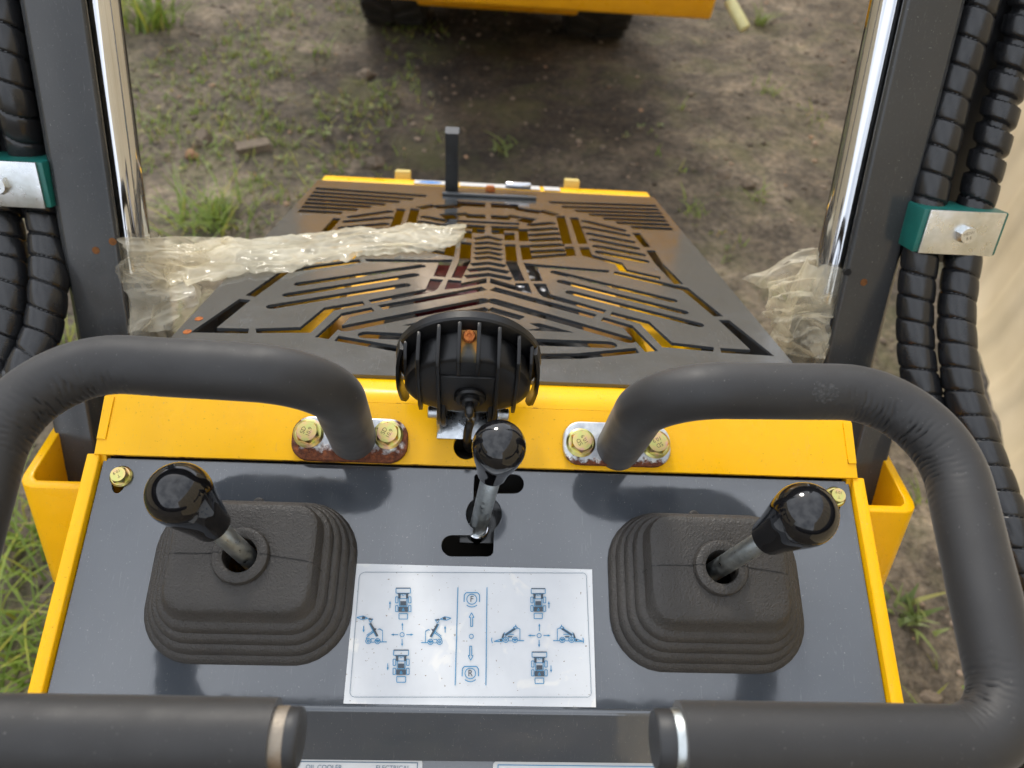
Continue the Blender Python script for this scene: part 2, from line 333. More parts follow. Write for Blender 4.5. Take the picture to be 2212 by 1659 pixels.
# ------------------------------------------------------------------ mesh helpers
class G:
    """collects geometry, several shapes can go into one mesh"""
    def __init__(s): s.v = []; s.f = []
    def add(s, vs, fs):
        o = len(s.v); s.v += [V(p) for p in vs]; s.f += [tuple(i + o for i in f) for f in fs]; return s
    def box(s, c, h, M=None):
        vs = [V((c[0] + sx * h[0], c[1] + sy * h[1], c[2] + sz * h[2])) for sx in (-1, 1) for sy in (-1, 1) for sz in (-1, 1)]
        if M: vs = [M @ p for p in vs]
        return s.add(vs, [(0, 1, 3, 2), (4, 6, 7, 5), (0, 4, 5, 1), (2, 3, 7, 6), (0, 2, 6, 4), (1, 5, 7, 3)])
    def prism(s, poly, d0, d1, fn):
        """poly: 2D points; fn(a,b,d) -> 3D"""
        n = len(poly)
        vs = [fn(a, b, d0) for a, b in poly] + [fn(a, b, d1) for a, b in poly]
        return s.add(vs, [tuple(range(n))[::-1], tuple(range(n, 2 * n))] + [(i, (i + 1) % n, n + (i + 1) % n, n + i) for i in range(n)])
    def lathe(s, prof, M=None, n=32, cap0=True, cap1=True):
        """prof: (radius, height) along local Z"""
        vs = []
        for r, h in prof:
            for i in range(n):
                a = 2 * math.pi * i / n; vs.append(V((r * math.cos(a), r * math.sin(a), h)))
        if M: vs = [M @ p for p in vs]
        fs = [(j * n + i, j * n + (i + 1) % n, (j + 1) * n + (i + 1) % n, (j + 1) * n + i) for j in range(len(prof) - 1) for i in range(n)]
        if cap0: fs.append(tuple(range(n))[::-1])
        if cap1: fs.append(tuple((len(prof) - 1) * n + i for i in range(n)))
        return s.add(vs, fs)
    def loops(s, ls, cap0=False, cap1=False, closed=True):
        n = len(ls[0]); vs = [p for l in ls for p in l]
        m_ = n if closed else n - 1
        fs = [(j * n + i, j * n + (i + 1) % n, (j + 1) * n + (i + 1) % n, (j + 1) * n + i) for j in range(len(ls) - 1) for i in range(m_)]
        if cap0: fs.append(tuple(range(n))[::-1])
        if cap1: fs.append(tuple((len(ls) - 1) * n + i for i in range(n)))
        return s.add(vs, fs)
    def sweep(s, path, rad, n=24, caps=True):
        """path of Vectors; rad: number or fn(i, s, theta_dir) -> radius"""
        T = []
        for i in range(len(path)):
            a = path[max(0, i - 1)]; b = path[min(len(path) - 1, i + 1)]; T.append((b - a).normalized())
        up = V((0, 0, 1)) if abs(T[0].z) < 0.9 else V((1, 0, 0))
        nrm = (up - T[0] * up.dot(T[0])).normalized(); ls = []; sl = 0.0
        for i, p in enumerate(path):
            if i:
                sl += (p - path[i - 1]).length
                nrm = (nrm - T[i] * nrm.dot(T[i])).normalized()
            bn = T[i].cross(nrm); l = []
            for j in range(n):
                a = 2 * math.pi * j / n; d = nrm * math.cos(a) + bn * math.sin(a)
                r = rad(i, sl, a, d) if callable(rad) else rad
                l.append(p + d * r)
            ls.append(l)
        return s.loops(ls, caps, caps)
    def mesh(s, name):
        me = bpy.data.meshes.new(name); me.from_pydata([tuple(p) for p in s.v], [], s.f); me.update(); return me
def bevel(g, w, seg=2, ang=35):
    bm = bmesh.new(); me = g.mesh('tmp'); bm.from_mesh(me); bpy.data.meshes.remove(me)
    bmesh.ops.recalc_face_normals(bm, faces=bm.faces)
    es = [e for e in bm.edges if len(e.link_faces) == 2 and e.calc_face_angle(0) > R(ang)]
    bmesh.ops.bevel(bm, geom=es, offset=w, segments=seg, affect='EDGES', profile=0.5, clamp_overlap=True)
    o = G(); bm.verts.index_update()
    o.v = [v.co.copy() for v in bm.verts]; o.f = [tuple(v.index for v in f.verts) for f in bm.faces]; bm.free(); return o
def obj(name, g, mat, parent=None, M=None, smooth=True, ang=40, label=None, kind=None, recalc=True):
    me = g.mesh(name) if isinstance(g, G) else g
    if isinstance(g, G):
        if recalc:
            bm = bmesh.new(); bm.from_mesh(me); bmesh.ops.recalc_face_normals(bm, faces=bm.faces); bm.to_mesh(me); bm.free()
        if smooth:
            me.polygons.foreach_set('use_smooth', [True] * len(me.polygons))
            me.set_sharp_from_angle(angle=R(ang))
        me.materials.append(MATS[mat])
    o = bpy.data.objects.new(name, me); COL.objects.link(o)
    if parent:
        o.parent = parent
        o.matrix_parent_inverse = WM[parent.name].inverted()
    WM[o.name] = M.copy() if M else Matrix.Identity(4)
    if M: o.matrix_basis = M
    if label: o['label'] = label
    if kind: o['kind'] = kind
    return o
WM = {}
def tag(o, label, cat, group=None):
    o['label'] = label; o['category'] = cat
    if group: o['group'] = group
    return o
def empty(name, loc, label, cat, group=None):
    o = bpy.data.objects.new(name, None); COL.objects.link(o); o.location = loc; o.empty_display_size = 0.1
    WM[o.name] = Matrix.Translation(V(loc)); return tag(o, label, cat, group)
def place(src, parent, M, name=None):
    """a copy that shares the mesh, with its sub-parts"""
    o = src.copy(); COL.objects.link(o)
    o.parent = parent; o.matrix_parent_inverse = WM[parent.name].inverted(); o.matrix_basis = M; WM[o.name] = M.copy()
    for ch in list(src.children):
        rel = WM[src.name].inverted() @ WM[ch.name]
        c = ch.copy(); COL.objects.link(c); c.parent = o; c.matrix_parent_inverse = M.inverted(); c.matrix_basis = M @ rel; WM[c.name] = M @ rel
    return o
def curve_plate(polys, thick, M, bev=0.0004):
    """a flat plate cut from the first outline, further outlines are holes; top face at local z=0"""
    cu = bpy.data.curves.new('tmp', 'CURVE'); cu.dimensions = '2D'; cu.fill_mode = 'BOTH'
    cu.extrude = thick / 2 - bev; cu.bevel_depth = bev; cu.bevel_resolution = 1
    if bev: cu.offset = -bev
    for p in polys:
        sp = cu.splines.new('POLY'); sp.points.add(len(p) - 1); sp.use_cyclic_u = True
        for q, (x, y) in zip(sp.points, p): q.co = (x, y, 0, 1)
    ob = bpy.data.objects.new('tmp', cu); me = bpy.data.meshes.new_from_object(ob)
    g = G(); g.v = [M @ (v.co + V((0, 0, -thick / 2))) for v in me.vertices]; g.f = [tuple(p.vertices) for p in me.polygons]
    bpy.data.objects.remove(ob); bpy.data.curves.remove(cu); bpy.data.meshes.remove(me); return g
def inside(p, poly):
    x, y = p; c = False; n = len(poly)
    for i in range(n):
        x0, y0 = poly[i]; x1, y1 = poly[i - 1]
        if (y0 > y) != (y1 > y) and x < (x1 - x0) * (y - y0) / (y1 - y0) + x0: c = not c
    return c
def cut_plate(outer, holes, thick, M):
    """plate with openings that may touch or overlap one another"""
    from mathutils.geometry import delaunay_2d_cdt
    vs, es = [], []
    for pl in [outer] + holes:
        o = len(vs); vs += [V((p[0], p[1])) for p in pl]; es += [(o + i, o + (i + 1) % len(pl)) for i in range(len(pl))]
    v2, e2, f2 = delaunay_2d_cdt(vs, es, [], 0, 1e-7)[:3]
    bbs = [(min(p[0] for p in h), max(p[0] for p in h), min(p[1] for p in h), max(p[1] for p in h)) for h in holes]
    keep = []
    for f in f2:
        c = sum((v2[i] for i in f), V((0, 0))) / len(f)
        if not inside(c, outer): continue
        if any(b[0] <= c.x <= b[1] and b[2] <= c.y <= b[3] and inside(c, h) for b, h in zip(bbs, holes)): continue
        keep.append(tuple(f))
    n = len(v2); g = G(); g.v = [M @ V((p.x, p.y, 0)) for p in v2] + [M @ V((p.x, p.y, -thick)) for p in v2]
    cnt = {}
    for f in keep:
        for a, b in zip(f, f[1:] + f[:1]): cnt[(a, b)] = 1
    g.f = list(keep) + [tuple(i + n for i in f[::-1]) for f in keep]
    for (a, b) in cnt:
        if (b, a) not in cnt: g.f.append((b, a, a + n, b + n))
    used = sorted({i for f in g.f for i in f}); mp = {o: i for i, o in enumerate(used)}
    g.v = [g.v[i] for i in used]; g.f = [tuple(mp[i] for i in f) for f in g.f]; return g
def text_geo(txt, size, M, align='CENTER', extrude=0.0, spacing=1.0):
    cu = bpy.data.curves.new('tmp', 'FONT'); cu.body = txt; cu.size = size; cu.align_x = align; cu.align_y = 'CENTER'
    cu.extrude = extrude; cu.space_character = spacing; cu.resolution_u = 3
    ob = bpy.data.objects.new('tmp', cu); me = bpy.data.meshes.new_from_object(ob)
    g = G(); g.v = [M @ v.co for v in me.vertices]; g.f = [tuple(p.vertices) for p in me.polygons]
    bpy.data.objects.remove(ob); bpy.data.curves.remove(cu); bpy.data.meshes.remove(me); return g
def offset_line(pts, w, closed=False, round_ends=False):
    """outline of a thick 2D polyline"""
    P = [V((p[0], p[1])) for p in pts]; n = len(P); L, Rr = [], []
    for i in range(n):
        if closed: a, b = P[i - 1], P[(i + 1) % n]; d0 = (P[i] - a).normalized(); d1 = (b - P[i]).normalized()
        else:
            d0 = (P[i] - P[i - 1]).normalized() if i else (P[1] - P[0]).normalized()
            d1 = (P[i + 1] - P[i]).normalized() if i < n - 1 else d0
        n0 = V((-d0.y, d0.x)); n1 = V((-d1.y, d1.x)); mm = n0 + n1
        if mm.length < 0.2: mm = n0
        mm.normalize(); kx = min(2.2, 1 / max(0.2, mm.dot(n0)))
        L.append(P[i] + mm * kx * w / 2); Rr.append(P[i] - mm * kx * w / 2)
    if closed: return L, Rr
    if round_ends:
        def cap(c, d):
            out = []; s_ = V((-d.y, d.x))
            for q in range(1, 6):
                t = math.pi * q / 6; out.append(c + s_ * math.cos(t) * w / 2 + d * math.sin(t) * w / 2)
            return out
        dE = (P[-1] - P[-2]).normalized(); dS = (P[0] - P[1]).normalized()
        return [tuple(p) for p in L + cap(P[-1], dE) + Rr[::-1] + cap(P[0], dS)]
    return [tuple(p) for p in L + Rr[::-1]]
def rrect(w, h, r, n=6, cx=0, cy=0):
    out = []
    for sx, sy, a0 in ((1, 1, 0), (-1, 1, 90), (-1, -1, 180), (1, -1, 270)):
        for q in range(n + 1):
            a = R(a0 + 90 * q / n); out.append((cx + sx * (w - r) + r * math.cos(a), cy + sy * (h - r) + r * math.sin(a)))
    return out
def catmull(pts, step):
    P = [V(p) for p in pts]; P = [P[0] * 2 - P[1]] + P + [P[-1] * 2 - P[-2]]; out = []
    for i in range(1, len(P) - 2):
        n = max(2, int((P[i + 1] - P[i]).length / step))
        for q in range(n):
            t = q / n; a, b, c, d = P[i - 1], P[i], P[i + 1], P[i + 2]
            out.append(0.5 * ((2 * b) + (c - a) * t + (2 * a - 5 * b + 4 * c - d) * t * t + (3 * b - a - 3 * c + d) * t ** 3))
    out.append(P[-2]); return out
def fillet(pts, rads, step=0.002):
    """polyline with rounded corners -> dense path, and the bends as (s0, s1, inward direction)"""
    P = [V(p) for p in pts]; path = [P[0]]; bends = []; 
    def line(a, b):
        n = max(1, int((b - a).length / step))
        for q in range(1, n + 1): path.append(a.lerp(b, q / n))
    def length(): return sum((path[i] - path[i - 1]).length for i in range(1, len(path)))
    for i in range(1, len(P) - 1):
        d0 = (P[i - 1] - P[i]).normalized(); d1 = (P[i + 1] - P[i]).normalized(); th = d0.angle(d1)
        t = rads[i - 1] / math.tan(th / 2); A = P[i] + d0 * t; B = P[i] + d1 * t
        bis = (d0 + d1).normalized(); C = P[i] + bis * (rads[i - 1] / math.sin(th / 2))
        line(path[-1], A); s0 = length(); n = max(4, int(rads[i - 1] * (math.pi - th) / step))
        va, vb = A - C, B - C; om = va.angle(vb)
        for q in range(1, n + 1):
            f_ = q / n; path.append(C + (va * math.sin((1 - f_) * om) + vb * math.sin(f_ * om)) / math.sin(om))
        bends.append((s0, length(), bis))
    line(path[-1], P[-1]); return path, bends

# ================================================================== SETTING
def axis(lo, hi, step, far, grow=1.5):
    a = []; x = lo
    while x <= hi + 1e-6: a.append(x); x += step
    d = step; x = hi
    while x < far: d *= grow; x += d; a.append(x)
    d = step; x = lo; b = []
    while x > -far: d *= grow; x -= d; b.append(x)
    return b[::-1] + a
def ground_z(x, y):
    h = 0.030 * noise.fractal(V((x * 0.7, y * 0.7, 3.1)), 1.0, 2.0, 3)
    h += 0.016 * noise.fractal(V((x * 3.1, y * 3.1, 7.7)), 0.9, 2.0, 4)
    h += 0.007 * noise.noise(V((x * 13, y * 13, 1.7)))
    # wheel rut on the right
    h -= 0.02 * math.exp(-((x - 1.15 - 0.12 * y) / 0.16) ** 2)
    return h if abs(x) < 9 and -3 < y < 14 else 0.0
xs = axis(-2.9, 3.0, 0.03, 400); ys = axis(0.0, 5.2, 0.03, 400)
g = G(); nx = len(xs)
g.v = [V((x, y, ground_z(x, y))) for y in ys for x in xs]
g.f = [(j * nx + i, j * nx + i + 1, (j + 1) * nx + i + 1, (j + 1) * nx + i) for j in range(len(ys) - 1) for i in range(nx - 1)]
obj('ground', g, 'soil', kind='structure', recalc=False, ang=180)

def density(x, y):
    """where weeds and grass grow"""
    v = noise.fractal(V((x * 1.1 + 4, y * 1.1, 0.5)), 0.8, 2.0, 4)
    left = max(0.0, min(1.0, (0.15 - x) / 0.9))
    bare = math.exp(-((x - 1.0) / 0.7) ** 2 - ((y - 2.8) / 1.3) ** 2)
    return v * 0.9 + 0.22 * left - 0.30 * bare
def blade(g, p, h, w, lean, az, bend=0.5, seg=3):
    d = V((math.cos(az), math.sin(az), 0)); s_ = V((-d.y, d.x, 0)); vs = []
    for q in range(seg + 1):
        t = q / seg; c = p + d * (lean * h * t + bend * h * t * t) + V((0, 0, h * t * (1 - 0.35 * bend * t)))
        ww = w * (1 - t) ** 0.7 * 0.5
        if q < seg: vs += [c - s_ * ww, c + s_ * ww]
        else: vs.append(c)
    fs = [(2 * q, 2 * q + 1, 2 * q + 3, 2 * q + 2) for q in range(seg - 1)] + [(2 * seg - 2, 2 * seg - 1, 2 * seg)]
    g.add(vs, fs)
def leaf(g, p, L, w, az, tilt):
    d = V((math.cos(az) * math.cos(tilt), math.sin(az) * math.cos(tilt), math.sin(tilt))); s_ = V((-math.sin(az), math.cos(az), 0))
    up = d.cross(s_) * -1
    g.add([p, p + d * L * 0.3 + s_ * w * 0.4, p + d * L * 0.65 + s_ * w * 0.42, p + d * L, p + d * L * 0.65 - s_ * w * 0.42, p + d * L * 0.3 - s_ * w * 0.4, p + d * L * 0.5 - V((0, 0, w * 0.12))],
          [(0, 1, 6), (1, 2, 6), (2, 3, 6), (3, 4, 6), (4, 5, 6), (5, 0, 6)])
rnd = random.Random(3)
gg, gw, gd = G(), G(), G()
for _ in range(21000):
    x = rnd.uniform(-2.8, 2.6); y = rnd.uniform(0.1, 5.2); v = density(x, y)
    near = y < 1.6 and x < -0.55
    if v < (0.02 if near else 0.16) + rnd.uniform(-0.10, 0.16): continue
    p = V((x, y, ground_z(x, y) - 0.002))
    if near: nb, hh = rnd.randint(2, 4), rnd.uniform(0.04, 0.13)
    else: nb, hh = rnd.randint(1, 4), rnd.uniform(0.015, 0.055)
    for b in range(nb):
        tgt = gd if rnd.random() < 0.16 else gg
        blade(tgt, p + V((rnd.uniform(-.015, .015), rnd.uniform(-.015, .015), 0)), hh * rnd.uniform(0.6, 1.2), rnd.uniform(0.0035, 0.008), rnd.uniform(0.2, 0.9), rnd.uniform(0, 6.28), rnd.uniform(0.1, 0.9))
for _ in range(3400):
    x = rnd.uniform(-2.6, 2.6); y = rnd.uniform(0.2, 5.2)
    if density(x, y) < 0.12 + rnd.uniform(-0.1, 0.22): continue
    p = V((x, y, ground_z(x, y) + 0.004)); k_ = rnd.randint(3, 6); L = rnd.uniform(0.010, 0.026); a0 = rnd.uniform(0, 6.28)
    for b in range(k_): leaf(gw, p + V((0, 0, rnd.uniform(0, 0.012))), L * rnd.uniform(0.7, 1.2), L * 0.55, a0 + b * 6.28 / k_ + rnd.uniform(-.4, .4), rnd.uniform(0.05, 0.6))
def stuff(name, g, mat, label):
    o = obj(name, g, mat, kind='stuff', recalc=False, smooth=False); tag(o, label, 'plants' if mat != 'pebble' else 'pebbles'); return o
stuff('short_grass', gg, 'grass_leaf', 'short green grass growing in patches over the brown soil')
stuff('dry_grass', gd, 'dry_leaf', 'dry straw-coloured grass blades among the green grass')
stuff('small_weeds', gw, 'weed_leaf', 'small round-leaved weeds spread flat over the soil')
ICO = bmesh.new(); bmesh.ops.create_icosphere(ICO, subdivisions=1, radius=1.0)
icov = [v.co.copy() for v in ICO.verts]; ICO.verts.index_update(); icof = [tuple(v.index for v in f.verts) for f in ICO.faces]; ICO.free()
gp = G()
for _ in range(5200):
    x = rnd.uniform(-2.8, 2.8); y = rnd.uniform(0.15, 5.2); s_ = 0.0035 + 0.011 * rnd.random() ** 3
    z = ground_z(x, y); q = Matrix.Rotation(rnd.uniform(0, 6.28), 3, 'Z'); sh = V((rnd.uniform(.8, 1.4), rnd.uniform(.7, 1.1), rnd.uniform(.4, .8)))
    gp.add([q @ V((v.x * sh.x, v.y * sh.y, v.z * sh.z)) * s_ + V((x, y, z + s_ * 0.2)) for v in icov], icof)
stuff('pebbles', gp, 'pebble', 'loose little pebbles and crumbs of earth on the soil')
GF = Frame((0, 0, 0.0), 0.0)
def rock(px, py, w, l, h, mat, label, rot=0.0, seed=1, blocky=False):
    c = GF.hit(px, py); bm = bmesh.new()
    if blocky:
        bmesh.ops.create_cube(bm, size=2.0); bmesh.ops.subdivide_edges(bm, edges=bm.edges[:], cuts=3, use_grid_fill=True)
    else: bmesh.ops.create_icosphere(bm, subdivisions=3, radius=1.0)
    for v in bm.verts:
        n_ = noise.noise(v.co * 1.1 + V((seed * 3.7, 0, 0))) * 0.55 + noise.noise(v.co * 2.7 + V((0, seed, 0))) * 0.28
        v.co *= (1 + n_ * (0.45 if blocky else 1)); v.co = V((v.co.x * w / 2, v.co.y * l / 2, v.co.z * h / 2))
    bm.verts.index_update(); g = G(); g.v = [v.co.copy() for v in bm.verts]; g.f = [tuple(v.index for v in f.verts) for f in bm.faces]; bm.free()
    M = Matrix.Translation(V((c.x, c.y, ground_z(c.x, c.y) + h * 0.04))) @ Matrix.Rotation(rot, 4, 'Z')
    tag(obj('stone', g, mat, M=M, ang=22), label, 'stone', 'loose stones on the ground')
rock(546, 322, 0.115, 0.055, 0.05, 'stone', 'flat pale rectangular stone lying left of the grille upright', 0.5, 2, True)
rock(437, 303, 0.075, 0.085, 0.07, 'stone', 'rounded brown stone beside a small orange fragment', 0.2, 5)
rock(412, 328, 0.05, 0.06, 0.045, 'brick_red', 'small orange brick fragment left of the flat pale stone', 0.9, 8)
rock(792, 160, 0.075, 0.07, 0.05, 'stone', 'pinkish stone at the left rim of the shaded ground', 0.2, 11)
rock(812, 355, 0.075, 0.07, 0.06, 'stone', 'dark lump of earth just behind the left yellow block', 0.3, 13)
rock(1612, 402, 0.06, 0.05, 0.04, 'stone', 'small tan stone right of the hood between grass tufts', 0.3, 17)
rock(2015, 1508, 0.045, 0.035, 0.03, 'stone', 'pale stone under the right handle bend', 0.1, 23)
rock(1560, 385, 0.055, 0.05, 0.035, 'stone', 'tiny reddish stone near the right front hood corner', 0.1, 29)
def tuft(px, py, n, h, spread, label, w=0.012, seed=1, mat='grass_leaf'):
    r2 = random.Random(seed); c = GF.hit(px, py); c.z = ground_z(c.x, c.y); g = G()
    for _ in range(n):
        blade(g, c + V((r2.gauss(0, spread), r2.gauss(0, spread), 0)), h * r2.uniform(0.55, 1.15), w * r2.uniform(0.6, 1.2), r2.uniform(0.15, 0.8), r2.uniform(0, 6.28), r2.uniform(0.3, 1.1), 5)
    tag(obj('grass_tuft', g, mat, recalc=False, smooth=True, ang=180), label, 'grass tuft', 'grass tufts on the ground')
tuft(322, 62, 70, 0.40, 0.05, 'large leafy grass tuft beside the chrome rod on the left', 0.013, 1)
tuft(470, 480, 90, 0.15, 0.05, 'low dense grass tuft behind the crumpled film', 0.008, 2)
tuft(410, 470, 40, 0.13, 0.05, 'low grass tuft nearest the left chrome rod', 0.008, 12)
tuft(690, 118, 18, 0.10, 0.03, 'sparse grass tuft at the far left of the clearing', 0.007, 3)
tuft(1655, 205, 22, 0.06, 0.03, 'thin grass tuft right of the clearing near the lever', 0.007, 4)
tuft(1640, 50, 24, 0.09, 0.03, 'grass tuft beside the pale grip of the other loader', 0.010, 5)
tuft(1085, 330, 16, 0.055, 0.02, 'upright weed tuft behind the grille upright', 0.012, 6, 'weed_leaf')
tuft(40, 1180, 80, 0.13, 0.06, 'lush grass tuft below the left yellow bracket', 0.008, 7)
tuft(45, 1400, 90, 0.14, 0.06, 'lush grass tuft by the lower left edge', 0.008, 8)
tuft(1960, 1330, 24, 0.05, 0.03, 'small broad-leaved weed tuft inside the right handle', 0.016, 9, 'weed_leaf')
tuft(1640, 430, 18, 0.05, 0.03, 'slanting grass tuft right of the hood', 0.007, 10)
tuft(1500, 470, 18, 0.05, 0.03, 'small grass tuft by the right front corner of the hood', 0.007, 11)

# beige corrugated sheet fence on the right
fa, fb = V((XM + 1.391, 1.077, 0.0)), V((XM + 1.61, 1.865, 0.0)); fd = (fb - fa).normalized(); fn = V((fd.y, -fd.x, 0))
g = G(); L0, L1, HT = -3.2, 6.4, 2.3; cols = []; s_ = L0
while s_ < L1:
    ph = (s_ % 0.28) / 0.28
    off = 0.0 if ph < 0.3 else (0.014 if 0.42 < ph < 0.88 else None)
    if off is None: off = 0.014 * ((ph - 0.3) / 0.12 if ph < 0.42 else (1 - (ph - 0.88) / 0.12))
    cols.append((s_, off)); s_ += 0.02
ls = []
for hz in (0.035, 0.05, 0.10, 0.3, 0.8, 1.4, HT):
    row = []
    for (s_, off) in cols:
        w = 0.022 * noise.noise(V((s_ * 2.3, 0, 1))) * max(0, 1 - hz * 2.2)
        curl = -0.05 * max(0, (0.10 - hz) / 0.10) * (0.6 + noise.noise(V((s_ * 3.0, 4, 2))))
        row.append(fa + fd * s_ + fn * (off + w + curl) + V((0, 0, hz + (0.012 * noise.noise(V((s_ * 5, 0, 9))) if hz < 0.1 else 0))))
    ls.append(row)
back = [[p + fn * 0.004 for p in row] for row in ls]
g.loops([*ls, *back[::-1]], closed=False)
fence = tag(obj('sheet_fence', g, 'beige_sheet', ang=25), 'beige corrugated sheet fence along the right side', 'fence')
for hz in (0.5, 1.9):
    q = G(); n_ = 2
    for s_ in (L0, L1): pass
    a, b = fa + fd * L0 + fn * 0.06, fa + fd * L1 + fn * 0.06
    ax = Matrix((fd, fn, V((0, 0, 1)))).transposed().to_4x4(); ax.translation = (a + b) / 2 + V((0, 0, hz))
    q.box((0, 0, 0), ((L1 - L0) / 2, 0.02, 0.03), ax); obj('rail', q, 'beige_sheet', fence, smooth=False)

def sheet_run(p0, p1, label, ht=2.3):
    d = (p1 - p0).normalized(); n2 = V((d.y, -d.x, 0)); L = (p1 - p0).length; r0, r1 = [], []; s_ = 0.0
    while s_ <= L:
        ph = (s_ % 0.28) / 0.28; off = 0.016 * max(0.0, min(1.0, (ph - 0.3) / 0.12, (1.0 - ph) / 0.12))
        r0.append(p0 + d * s_ + n2 * off + V((0, 0, 0.03))); r1.append(p0 + d * s_ + n2 * off + V((0, 0, ht))); s_ += 0.02
    g = G().loops([r0, r1, [p + n2 * 0.004 for p in r1], [p + n2 * 0.004 for p in r0]], closed=False)
    tag(obj('sheet_fence', g, 'beige_sheet', ang=25), label, 'fence')
sheet_run(V((-3.9, -3.0, 0)), V((-3.9, 7.6, 0)), 'beige corrugated sheet fence closing the yard on the left')
sheet_run(V((-3.9, 7.7, 0)), V((3.2, 7.7, 0)), 'beige corrugated sheet fence closing the yard behind the parked loader')

# ================================================================== THE OTHER LOADER (far, at the top)
ol = empty('parked_loader', (0.05, 3.6, 0), 'yellow loader parked ahead with a raised yellow bucket and muddy tyres', 'loader')
ca = at(1535, 45, 2.65); ca2 = at(1545, -40, 2.62)
def yb(x, y, z, dx, dy, dz, M=None): return G().box((x, y, z), (dx, dy, dz), M)
# bucket: back-folded plate shell with cutting edge
bw0, bw1 = ca.x - 1.5, ca.x
prof = [(ca.y, ca.z), (ca.y - 0.015, ca.z + 0.09), (ca.y - 0.008, ca.z + 0.20), (ca.y + 0.10, ca.z + 0.42), (ca.y + 0.32, ca.z + 0.48), (ca.y + 0.46, ca.z + 0.30), (ca.y + 0.46, ca.z + 0.05), (ca.y + 0.30, ca.z)]
g = G().prism(prof, bw0, bw1, lambda a, b, d: V((d, a, b - 0.0)))
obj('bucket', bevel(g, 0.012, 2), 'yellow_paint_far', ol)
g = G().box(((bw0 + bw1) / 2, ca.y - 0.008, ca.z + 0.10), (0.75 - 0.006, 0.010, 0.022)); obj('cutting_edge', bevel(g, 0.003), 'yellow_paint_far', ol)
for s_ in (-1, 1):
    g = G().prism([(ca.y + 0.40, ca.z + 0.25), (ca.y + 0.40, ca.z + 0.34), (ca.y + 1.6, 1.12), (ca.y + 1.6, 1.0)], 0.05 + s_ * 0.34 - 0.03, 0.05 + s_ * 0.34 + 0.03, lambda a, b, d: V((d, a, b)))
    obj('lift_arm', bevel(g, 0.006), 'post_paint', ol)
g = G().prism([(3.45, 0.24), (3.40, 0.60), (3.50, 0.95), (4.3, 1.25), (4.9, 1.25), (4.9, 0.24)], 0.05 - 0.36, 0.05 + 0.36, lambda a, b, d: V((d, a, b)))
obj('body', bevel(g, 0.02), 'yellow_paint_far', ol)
g = G().box((0.05, 3.55, 0.36), (0.26, 0.03, 0.09)); obj('axle_guard', bevel(g, 0.01), 'engine_black', ol)
def make_wheel(parent, M, rad=0.29, wid=0.155):
    g = G().lathe([(rad * 0.55, -wid), (rad * 0.88, -wid), (rad * 0.93, -wid * 0.85), (rad * 0.95, 0), (rad * 0.93, wid * 0.85), (rad * 0.88, wid), (rad * 0.55, wid)], n=40, cap0=False, cap1=False)
    for i in range(18):
        for s_ in (-1, 1):
            a = 2 * math.pi * (i + (0.5 if s_ > 0 else 0)) / 18
            T = Matrix.Rotation(a, 4, 'Z') @ Matrix.Translation((rad * 0.955, 0, s_ * wid * 0.48)) @ Matrix.Rotation(s_ * 0.45, 4, 'X')
            g.box((0, 0, 0), (rad * 0.055, rad * 0.055, wid * 0.46), T)
    w = obj('wheel', g, 'tyre', parent, M=M, ang=30)
    h = G().lathe([(0.03, -wid * 0.6), (rad * 0.5, -wid * 0.55), (rad * 0.56, -wid * 0.95), (rad * 0.56, wid * 0.95), (rad * 0.5, wid * 0.55), (0.03, wid * 0.6)], n=32)
    o = bpy.data.objects.new('rim', h.mesh('rim')); o.data.materials.append(MATS['yellow_paint_far']); COL.objects.link(o)
    o.parent = w; o.matrix_parent_inverse = M.inverted(); o.matrix_basis = M; WM[o.name] = M.copy(); return w
WR = Matrix.Rotation(R(90), 4, 'Y')
w0 = make_wheel(ol, Matrix.Translation((XM + 0.53, 3.93, 0.285)) @ WR)
for x, y in ((XM - 0.46, 3.93), (XM + 0.53, 4.7), (XM - 0.46, 4.7)): place(w0, ol, Matrix.Translation((x, y, 0.285)) @ WR)
a, b = at(1576, 2, 2.62), at(1608, 60, 2.62); dd = (b - a).normalized()
M = dd.to_track_quat('Z', 'Y').to_matrix().to_4x4(); M.translation = a
lev = obj('lever', G().lathe([(0.012, -0.5), (0.012, 0.02)], M, n=12), 'engine_silver', ol)
Lh = (b - a).length
obj('grip', bevel(G().lathe([(0.017, -0.005), (0.020, 0.0), (0.0205, Lh), (0.016, Lh + 0.006)], M, n=24), 0.002), 'pale_grip', lev)

# ================================================================== THE LOADER WE STAND AT
ld = empty('mini_loader', (XM, 0.6, 0), 'yellow and grey stand-on mini loader with control console and slotted hood, filling the picture', 'loader')
X = lambda x: XM + x                                # machine coordinate -> world
SIDES = (-1, 1)

# ---- console panel with the shift gate cut out
def arc_px(cx, cy, r, a0, a1, n=10):
    return [(cx + r * math.cos(R(a0 + (a1 - a0) * q / n)), cy + r * math.sin(R(a0 + (a1 - a0) * q / n))) for q in range(n + 1)]
gate = []
gate += arc_px(1910, 1909, 12, 180, 270, 4)
gate += arc_px(2057, 1935, 38, -90, 90, 10)
gate += arc_px(1987, 1983, 10, -90, -180, 4)
gate += [(1977, 1996)]
gate += arc_px(1935.6, 2056.5, 71, -54, 54, 14)
gate += [(1976, 2130)]
gate += arc_px(1949, 2201, 24, 0, 90, 5)
gate += arc_px(1808, 2182.5, 42, 90, 270, 10)
gate += arc_px(1883, 2130.5, 10, 90, 0, 4)
gate += [(1894, 2118)]
gate += arc_px(1935.6, 2056.5, 71, 126, 234, 14)
gate_uv = [PANEL.uv(*px4(x, y)) for x, y in gate]
VT, VB = 0.0867, -0.0800
def ell(c, ru, rv, n=18): return [(c[0] + ru * math.cos(2 * math.pi * q / n), c[1] + rv * math.sin(2 * math.pi * q / n)) for q in range(n)]
